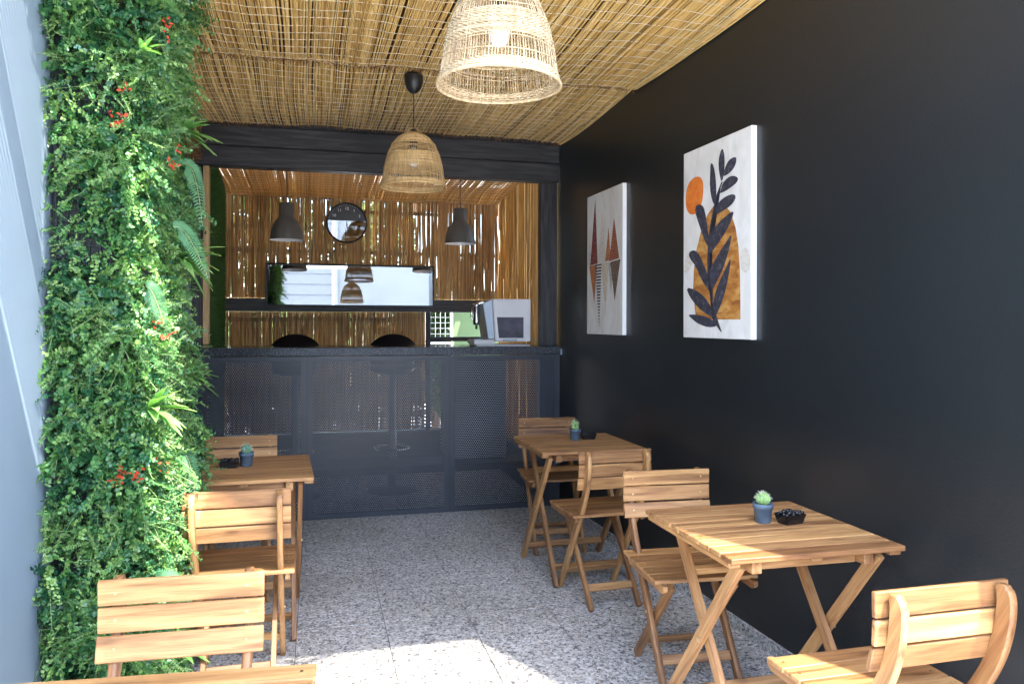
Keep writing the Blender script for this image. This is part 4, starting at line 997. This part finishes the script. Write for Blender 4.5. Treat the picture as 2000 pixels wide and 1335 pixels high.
def garden_point(n):
    """points and outward normals on a rounded face: end face (towards the camera), corner, right side"""
    L1, L2, L3 = 0.24, 0.10, 0.72; tot = L1 + L2 + L3
    wts = np.array([L1 * 1.5, L2 * 1.6, L3]); wts /= wts.sum()
    seg = RNG.choice(3, n, p=wts); q = RNG.random(n); z = RNG.uniform(0.0, 2.60, n)
    x = np.zeros(n); y = np.zeros(n); nx = np.zeros(n); ny = np.zeros(n)
    m = seg == 0; x[m] = -0.770 + 0.21 * q[m]; y[m] = 2.545 - 0.035 * q[m]; nx[m] = -0.05; ny[m] = -1
    m = seg == 1; th = q[m] * np.pi / 2; x[m] = -0.575 + 0.055 * np.sin(th); y[m] = 2.57 - 0.06 * np.cos(th); nx[m] = np.sin(th); ny[m] = -np.cos(th)
    m = seg == 2; x[m] = -0.525; y[m] = 2.57 + 0.66 * q[m]; nx[m] = 1; ny[m] = -0.15
    N = np.stack([nx, ny, np.zeros(n)], -1); N /= np.linalg.norm(N, axis=1, keepdims=True)
    a = x - y
    return np.stack([x, y, z], -1), N, a
def nz3(p, s, seed):
    a = np.random.default_rng(seed).uniform(0, 6.28, 12); x, y, z = p[:, 0] * s, p[:, 1] * s, p[:, 2] * s
    return (np.sin(x * 1.7 + z * 1.1 + a[0]) + np.sin(y * 1.9 - z * 1.6 + a[1]) + np.sin(z * 2.3 + x * 0.7 + a[2]) + np.sin(z * 3.9 - y * 2.7 + a[3]) * 0.8 + np.sin(x * 4.3 + y * 3.1 + z * 4.7 + a[4]) * 0.7) / 4.5
Vs, Fs, Ts = [], [], []; off = 0
def add_leaves(Pb, D, N, L, W, tint, **kw):
    global off
    V, F = leaf_geo(Pb, D, N, L, W, **kw); Vs.append(V); Fs.append(F + off); Ts.append(np.repeat(tint, 6)); off += len(V)
SV, SF, soff = [], [], 0
def sprigs(n, nl, Ls, leafL, leafW, droop, tint0, tspread, mask_seed, thr, depth, stemvis=False, pair=True):
    global soff
    P0, N, a = garden_point(n * 3)
    keep = nz3(P0, 6.0, mask_seed) > thr; P0, N, a = P0[keep][:n], N[keep][:n], a[keep][:n]; n = len(P0)
    hole = nz3(P0, 11.0, 99) < -0.68 
    P0, N, a = P0[~hole], N[~hole], a[~hole]; n = len(P0)
    # lower side swells out over the floor; far side shows a wavy outline
    P0 = P0 + N * (bulge(a, P0[:, 2]) + RNG.uniform(-0.05, depth, n))[:, None]
    tang = np.stack([-N[:, 1], N[:, 0], np.zeros(n)], -1)
    d = N * RNG.uniform(0.3, 1.0, n)[:, None] + tang * RNG.normal(0, 0.6, n)[:, None] + np.array([0, 0, 1.0]) * RNG.normal(-droop, 0.55, n)[:, None]
    d /= np.linalg.norm(d, axis=1, keepdims=True)
    Lr = Ls * RNG.uniform(0.6, 1.3, n); tint = np.clip(tint0 + RNG.normal(0, tspread, n) + 0.22 * nz3(P0, 9, mask_seed + 1), 0, 1)
    s = (np.arange(nl) + 0.6) / nl
    q = P0[:, None, :] + d[:, None, :] * (Lr[:, None] * s[None, :])[:, :, None] + np.array([0, 0, -1.0]) * (droop * 0.5 * Lr[:, None] * s[None, :] ** 2)[:, :, None]
    ref = RNG.normal(0, 1, (n, 3)); side = np.cross(d, ref); side /= np.linalg.norm(side, axis=1, keepdims=True); nn = np.cross(side, d)
    for sg in ((-1, 1) if pair else (1,)):
        sd = side[:, None, :] * sg * (1 if pair else 1) + d[:, None, :] * RNG.uniform(0.2, 0.8, (n, nl, 1)) + RNG.normal(0, 0.35, (n, nl, 3))
        if not pair:
            ph = RNG.uniform(0, 6.28, (n, nl, 1)); sd = side[:, None, :] * np.cos(ph) + nn[:, None, :] * np.sin(ph) + d[:, None, :] * 0.5
        NN = nn[:, None, :] + N[:, None, :] * 0.8 + RNG.normal(0, 0.4, (n, nl, 3)) + np.array([0, 0, 0.4])
        k = n * nl; sz = RNG.uniform(0.7, 1.25, (n, nl)) * (1 - 0.35 * s[None, :])
        add_leaves(q.reshape(k, 3), sd.reshape(k, 3), NN.reshape(k, 3), (leafL * sz).ravel(), (leafW * sz).ravel(), np.repeat(tint, nl))
    if stemvis:
        st = np.concatenate([P0[:, None, :], q], 1)
        V, F = tubes_np(st, 0.0009, 3); SV.append(V); SF.append(F + soff); soff += len(V)
sprigs(3600, 8, 0.07, 0.0130, 0.0090, 0.15, 0.40, 0.18, 1, -2, 0.03)                 # boxwood-like base
sprigs(1900, 9, 0.09, 0.0165, 0.0145, 0.55, 0.55, 0.16, 2, -0.05, 0.05, True)       # round hanging leaves
sprigs(800, 8, 0.08, 0.020, 0.0165, 0.3, 0.18, 0.12, 3, 0.10, 0.03)                # darker larger leaves
sprigs(2000, 14, 0.095, 0.011, 0.0040, 0.1, 0.66, 0.10, 4, 0.0, 0.05, True)         # feathery light sprigs
sprigs(700, 8, 0.075, 0.014, 0.0120, 0.4, 0.96, 0.05, 5, 0.12, 0.045)               # blue-green rosettes
sprigs(700, 9, 0.06, 0.013, 0.0075, 0.0, 0.84, 0.06, 6, 0.15, 0.055)                # yellow-green tips
np_mesh('foliage', np.concatenate(Vs) - GO, np.concatenate(Fs), M['leaf'], gw, tint=np.concatenate(Ts), kind='stuff')
M['stem'] = plain('pale_stem', (0.20, 0.28, 0.12), 0.6)
np_mesh('stems', np.concatenate(SV) - GO, np.concatenate(SF), M['stem'], gw, kind='stuff')

def on_side(x, z, out=0.06):   # a point on the right-hand face, y position given by x(0..1)
    return Vector((-0.525 + out, 2.50 + 0.75 * x, z)) - Vector(GO)
def spiky_plant(c, dirn, n, L):
    r = bpy.data.objects.new('spiky_plant', None); link(r, gw); r.location = c
    for k in range(n):
        a = 2 * math.pi * k / n + random.uniform(-0.3, 0.3); spread = random.uniform(0.35, 1.1)
        dn = Vector(dirn).normalized(); u = dn.cross(Vector((0, 0, 1))).normalized(); v = dn.cross(u)
        d = (dn + (u * math.cos(a) + v * math.sin(a)) * spread).normalized(); l = L * random.uniform(0.7, 1.15)
        s = np.linspace(0, 1, 7); side = d.cross(Vector((0, 0, 1))).normalized(); nm = side.cross(d)
        ctr = np.array([[*(d * l * q + Vector((0, 0, -0.28 * l * q * q)))] for q in s]); wd = 0.011 * np.array([0.7, 1.0, 1.1, 1.0, 0.8, 0.45, 0.02]) * (L / 0.11)
        V = np.concatenate([ctr + np.outer(wd, side) , ctr - np.array(nm) * 0.003, ctr - np.outer(wd, side)], 0)
        F = [[i, i + 1, 8 + i, 7 + i] for i in range(6)] + [[7 + i, 8 + i, 15 + i, 14 + i] for i in range(6)]
        np_mesh('leaf', V, F, M['spiky'], r, smooth=True, tint=np.concatenate([np.linspace(0.2, 0.95, 7) * random.uniform(0.7, 1.05)] * 3))
for (x, y, z, dn, n_, L_) in ((-0.46, 2.90, 1.97, (0.8, -0.25, 0.15), 15, 0.125), (-0.465, 2.90, 1.53, (0.9, -0.2, -0.1), 14, 0.15), (-0.48, 2.50, 1.04, (0.8, -0.5, 0.35), 12, 0.135),
                           (-0.47, 3.08, 1.10, (0.7, -0.1, 0.3), 9, 0.11), (-0.48, 2.36, 2.07, (0.8, -0.5, 0.6), 7, 0.065), (-0.46, 2.87, 0.62, (0.9, -0.2, 0.4), 9, 0.11), (-0.46, 2.87, 0.16, (0.9, -0.2, 0.4), 9, 0.11)):
    spiky_plant(Vector((x, y, z)) - Vector(GO), dn, n_, L_)
def fern(c, d0, L, curve):
    d0 = Vector(d0); s = np.linspace(0, 1, 34)
    ctr = np.array([[*(d0 * L * q + Vector(curve) * L * q * q)] for q in s]); tn = np.gradient(ctr, axis=0); tn /= np.linalg.norm(tn, axis=1, keepdims=True)
    face = np.array([0.5, -0.85, 0.25]); sd = np.cross(tn, face); sd /= np.linalg.norm(sd, axis=1, keepdims=True)
    ln = 0.032 * np.sin(np.pi * np.clip(s * 0.85 + 0.12, 0, 1)) ** 0.7 + 0.004
    r = bpy.data.objects.new('fern_frond', None); link(r, gw); r.location = c
    V1, F1 = leaf_geo(ctr, sd + tn * 0.45, np.repeat(face[None], 34, 0), ln, np.full(34, L / 44)); V2, F2 = leaf_geo(ctr, -sd + tn * 0.45, np.repeat(face[None], 34, 0), ln, np.full(34, L / 44))
    o = np_mesh('leaflets', np.concatenate([V1, V2]), np.concatenate([F1, F2 + len(V1)]), M['fern'], r, tint=RNG.uniform(0.2, 0.9, 12 * 34), kind='stuff')
    tube('frond_stem', ctr, 0.0014, M['stem'], r, 4)
for (x, y, z, d0, L_, cv) in ((-0.455, 2.86, 1.845, (0.36, -0.1, 0.22), 0.27, (-0.10, 0, -1.0)), (-0.455, 2.82, 0.85, (0.36, -0.1, 0.22), 0.22, (-0.1, 0, -1.0)), (-0.47, 2.36, 1.40, (0.25, 0.0, 0.1), 0.13, (0.1, 0.1, -0.9)),
                             (-0.44, 2.62, 1.60, (0.3, 0.0, 0.2), 0.22, (0.15, 0.05, -0.9)), (-0.45, 2.42, 0.55, (0.4, -0.2, 0.3), 0.22, (0.1, 0.1, -0.8))):
    fern(Vector((x, y, z)) - Vector(GO), d0, L_, cv)
def flower(p, n):
    Pb = np.array([[*p]]) + RNG.normal(0, 0.010, (n, 3)); D = RNG.normal(0, 1, (n, 3)) + np.array([0.6, -0.8, 0.1])
    V, F = leaf_geo(Pb, D, RNG.normal(0, 1, (n, 3)) + np.array([0.5, -1, 0.5]), RNG.uniform(0.009, 0.017, n), RNG.uniform(0.005, 0.010, n), 0.3)
    np_mesh('red_flower', V, F, M['petal'], gw, tint=RNG.uniform(0, 1, 6 * n))
for (x, y, z, n) in ((-0.553, 2.43, 0.865, 18), (-0.565, 2.43, 0.838, 14), (-0.50, 2.40, 0.86, 16), (-0.43, 2.40, 0.885, 8), (-0.43, 2.40, 1.26, 12), (-0.43, 2.58, 1.841, 10), (-0.43, 2.52, 1.778, 12), (-0.43, 2.31, 1.295, 6),
                      (-0.43, 2.43, 2.173, 10), (-0.43, 2.47, 2.155, 8), (-0.542, 2.42, 1.969, 9), (-0.548, 2.42, 1.882, 12), (-0.57, 2.42, 1.878, 8)):
    flower(Vector((x, y, z)) - Vector(GO), max(5, int(n * 0.75)))

# ------------------------------------------------------------------ behind the bar, seen through the reeds and the opening
gb = thing('sage_board', 'sage green board outside the small bar opening', 'board', (1.75, 7.62, 0))
bx('board', 1.33, 2.3, 7.6, 7.63, 0.5, 1.62, M['sage'], gb, 0.003)
bx('edge_strip', 1.315, 1.328, 7.595, 7.635, 0.5, 1.62, M['white_paint'], gb, 0.001)
gg = thing('white_grid_panel', 'white wire grid panel outside the small bar opening', 'grid', (1.17, 7.6, 0))
for k in range(6): bx('wire', 1.05 + k * 0.05 - 0.0018, 1.05 + k * 0.05 + 0.0018, 7.59, 7.596, 1.12, 1.6, M['white_paint'], gg, 0)
for k in range(9): bx('wire', 1.03, 1.312, 7.597, 7.603, 1.13 + k * 0.055, 1.1335 + k * 0.055, M['white_paint'], gg, 0)
bx('bottom_rail', 1.02, 1.312, 7.58, 7.588, 1.085, 1.105, M['white_paint'], gg, 0.001)
def shrub(name, label, loc, sx, sy, h, n, tint0, seed, trunk_h):
    t = thing(name, label, 'tree', loc, group='trees and shrubs behind the bar')
    rg = np.random.default_rng(seed); m = 14
    cl = np.stack([rg.uniform(-sx, sx, m) * 0.7, rg.uniform(-sy, sy, m) * 0.7, trunk_h + (h - trunk_h) * rg.uniform(0.1, 0.95, m)], -1)
    ci = rg.integers(0, m, n); u = rg.normal(0, 1, (n, 3)); u /= np.linalg.norm(u, axis=1, keepdims=True)
    p = cl[ci] + u * (np.array([sx, sy, (h - trunk_h) * 0.5]) * 0.42) * rg.uniform(0.5, 1, n)[:, None]
    V, F = leaf_geo(p, u + rg.normal(0, 0.8, (n, 3)), rg.normal(0, 1, (n, 3)) + u, rg.uniform(0.05, 0.10, n), rg.uniform(0.03, 0.06, n))
    np_mesh('crown', V, F, M['leaf_far'], t, tint=np.repeat(np.clip(tint0 + rg.normal(0, 0.2, n) + 0.15 * rg.normal(0, 1, m)[ci], 0, 1), 6))
    s = np.linspace(0, 1, 8); V, F = tubes_np(np.array([np.stack([0.03 * np.sin(s * 4), 0 * s, s * (h * 0.75)], -1)] + [np.stack([c[0] * s, c[1] * s, trunk_h * 0.6 + (c[2] - trunk_h * 0.6) * s], -1) for c in cl[:7]]), np.concatenate([[0.05 * (1.15 - s)], np.repeat([0.022 * (1.2 - s)], 7, 0)]), 6)
    np_mesh('trunk', V, F, M['batten'], t, smooth=True)
    return t
shrub('tree', 'light green leafy tree behind the reed screen, on the left', (-0.9, 9.4, 0), 0.9, 0.7, 3.4, 5200, 0.7, 31, 0.9)
shrub('tree', 'darker leafy tree behind the reed screen, nearer the middle', (0.35, 10.2, 0), 0.9, 0.7, 3.0, 5200, 0.45, 32, 0.8)
shrub('shrub', 'dense low shrub behind the white wire grid', (1.25, 8.3, 0), 0.5, 0.4, 1.8, 3800, 0.2, 33, 0.15)
shrub('shrub', 'bright low shrub behind the reed screen', (-0.6, 8.4, 0), 0.8, 0.4, 1.6, 4200, 0.8, 34, 0.15)
yw = thing('garden_wall', 'ochre rendered garden wall far behind the bar', 'wall', (0.5, 12.5, 0))
bx('wall_face', -6, 8, 12.4, 12.6, -0.01, 1.5, M['ochre_wall'], yw, 0.01)

# ------------------------------------------------------------------ the open side behind the camera (building seen in the mirrors) and added sun shades
hb = thing('grey_building', 'grey building with roller shutter reflected in the mirror', 'building', (0, -9.2, 0))
bx('facade', -7.0, 9.0, -9.4, -9.2, -0.01, 4.4, M['pale_render'], hb, 0.01)
for k in range(13): bx('shutter_slat', -3.2, 0.45, -9.19, -9.165, 0.3 + k * 0.305, 0.3 + k * 0.305 + 0.285, M['shutter'], hb, 0.006)
bx('shutter_post', 0.46, 0.58, -9.19, -9.10, 0, 4.3, M['pale_post'], hb, 0.006)
cn = thing('added_shade_canopy', 'added unseen white fabric shade over the open front', 'canopy', (0, 0, 2.66))  # added out of view, edges cut to shade the left foreground
def sheet(name, pts, zf, mat, th=0.004):
    b = bmesh.new(); v = [b.verts.new((x, y, zf(x, y) - 2.66)) for x, y in pts]; f = b.faces.new(v)
    r = bmesh.ops.extrude_face_region(b, geom=[f]); bmesh.ops.translate(b, verts=[q for q in r['geom'] if isinstance(q, bmesh.types.BMVert)], vec=(0, 0, th)); return obj_bm(name, b, mat, cn)
cz = lambda x, y: CZ(y) + 0.05
S1, S0 = 0.72, 0.42
sheet('fabric', [(0.62 - 0.476 * 1.99, 1.99), (0.85 + 0.476 * 0.12, -0.12), (S0 + 0.476 * 0.12, -0.12), (S0 - 0.476 * 1.99, 1.99)], cz, M['fabric'])
sheet('fabric', [(S0 - 0.476 * 1.38 - 0.002, 1.38), (S0 + 0.476 * 0.12 - 0.002, -0.12), (-1.1, -0.12), (-1.1, 1.38)], cz, M['fabric'])
lt = thing('added_sun_slats', 'added slats out of view that streak the grey wall with sun', 'awning', (-0.6, 1.5, 2.70))  # added unseen slats, spaced to lay sun streaks on the grey wall
for k in range(28):
    y = 1.40 + k * 0.0232; xe = S0 - 0.476 * y - 0.01
    if xe < -1.05: continue
    wdt = 0.010 if k not in (12, 13, 14, 15) else 0.0225
    bx('slat', -1.1, xe, y, y + wdt, CZ(y) + 0.05, CZ(y) + 0.058, M['white_paint'], lt, 0)

nb = thing('added_sun_net', 'added unseen white net that dims the sun at the roof edge', 'awning', (0.6, 1.0, 3.0))  # added out of view to weaken direct sun on floor and table
def net(open_):
    t = NT('sun_dimming_net'); v = t.coords(rand=False); n = t.n('ShaderNodeTexNoise'); n.inputs['Scale'].default_value = 5.0; t.l(v, n.inputs['Vector'])
    c = t.ramp(n.outputs['Fac'], [(0.3, (0.80, 0.80, 0.80)), (0.7, (0.86, 0.86, 0.86))]); t.l(c, t.b.inputs['Base Color']); t.b.inputs['Roughness'].default_value = 0.9
    tr = t.n('ShaderNodeBsdfTranslucent'); t.l(c, tr.inputs['Color']); m1 = t.n('ShaderNodeMixShader'); m1.inputs[0].default_value = 0.5
    t.l(t.b.outputs[0], m1.inputs[1]); t.l(tr.outputs[0], m1.inputs[2])
    tp_ = t.n('ShaderNodeBsdfTransparent'); m2 = t.n('ShaderNodeMixShader'); m2.inputs[0].default_value = open_
    t.l(m1.outputs[0], m2.inputs[1]); t.l(tp_.outputs[0], m2.inputs[2]); t.l(m2.outputs[0], t.out.inputs['Surface']); return t.m
for nm, op, pts in (('net', 0.34, ((0.28, 2.3), (RX(2.3) - 0.003, 2.3), (RX(0.612) - 0.003, 0.612), (0.28, 0.612))), ('net', 0.66, ((0.28, 0.611), (2.7, 0.611), (2.7, -0.3), (0.28, -0.3)))):
    b = bmesh.new(); v = [b.verts.new((x - 0.6, y - 1.0, 0.02 * x)) for x, y in pts]; b.faces.new(v)
    obj_bm(nm, b, net(op), nb)
for x, y in ((0.28, -0.3), (2.7, -0.3)): bx('pole', x - 0.02, x + 0.02, y - 0.06, y - 0.02, 0, 3.06, M['white_paint'], nb, 0.004)
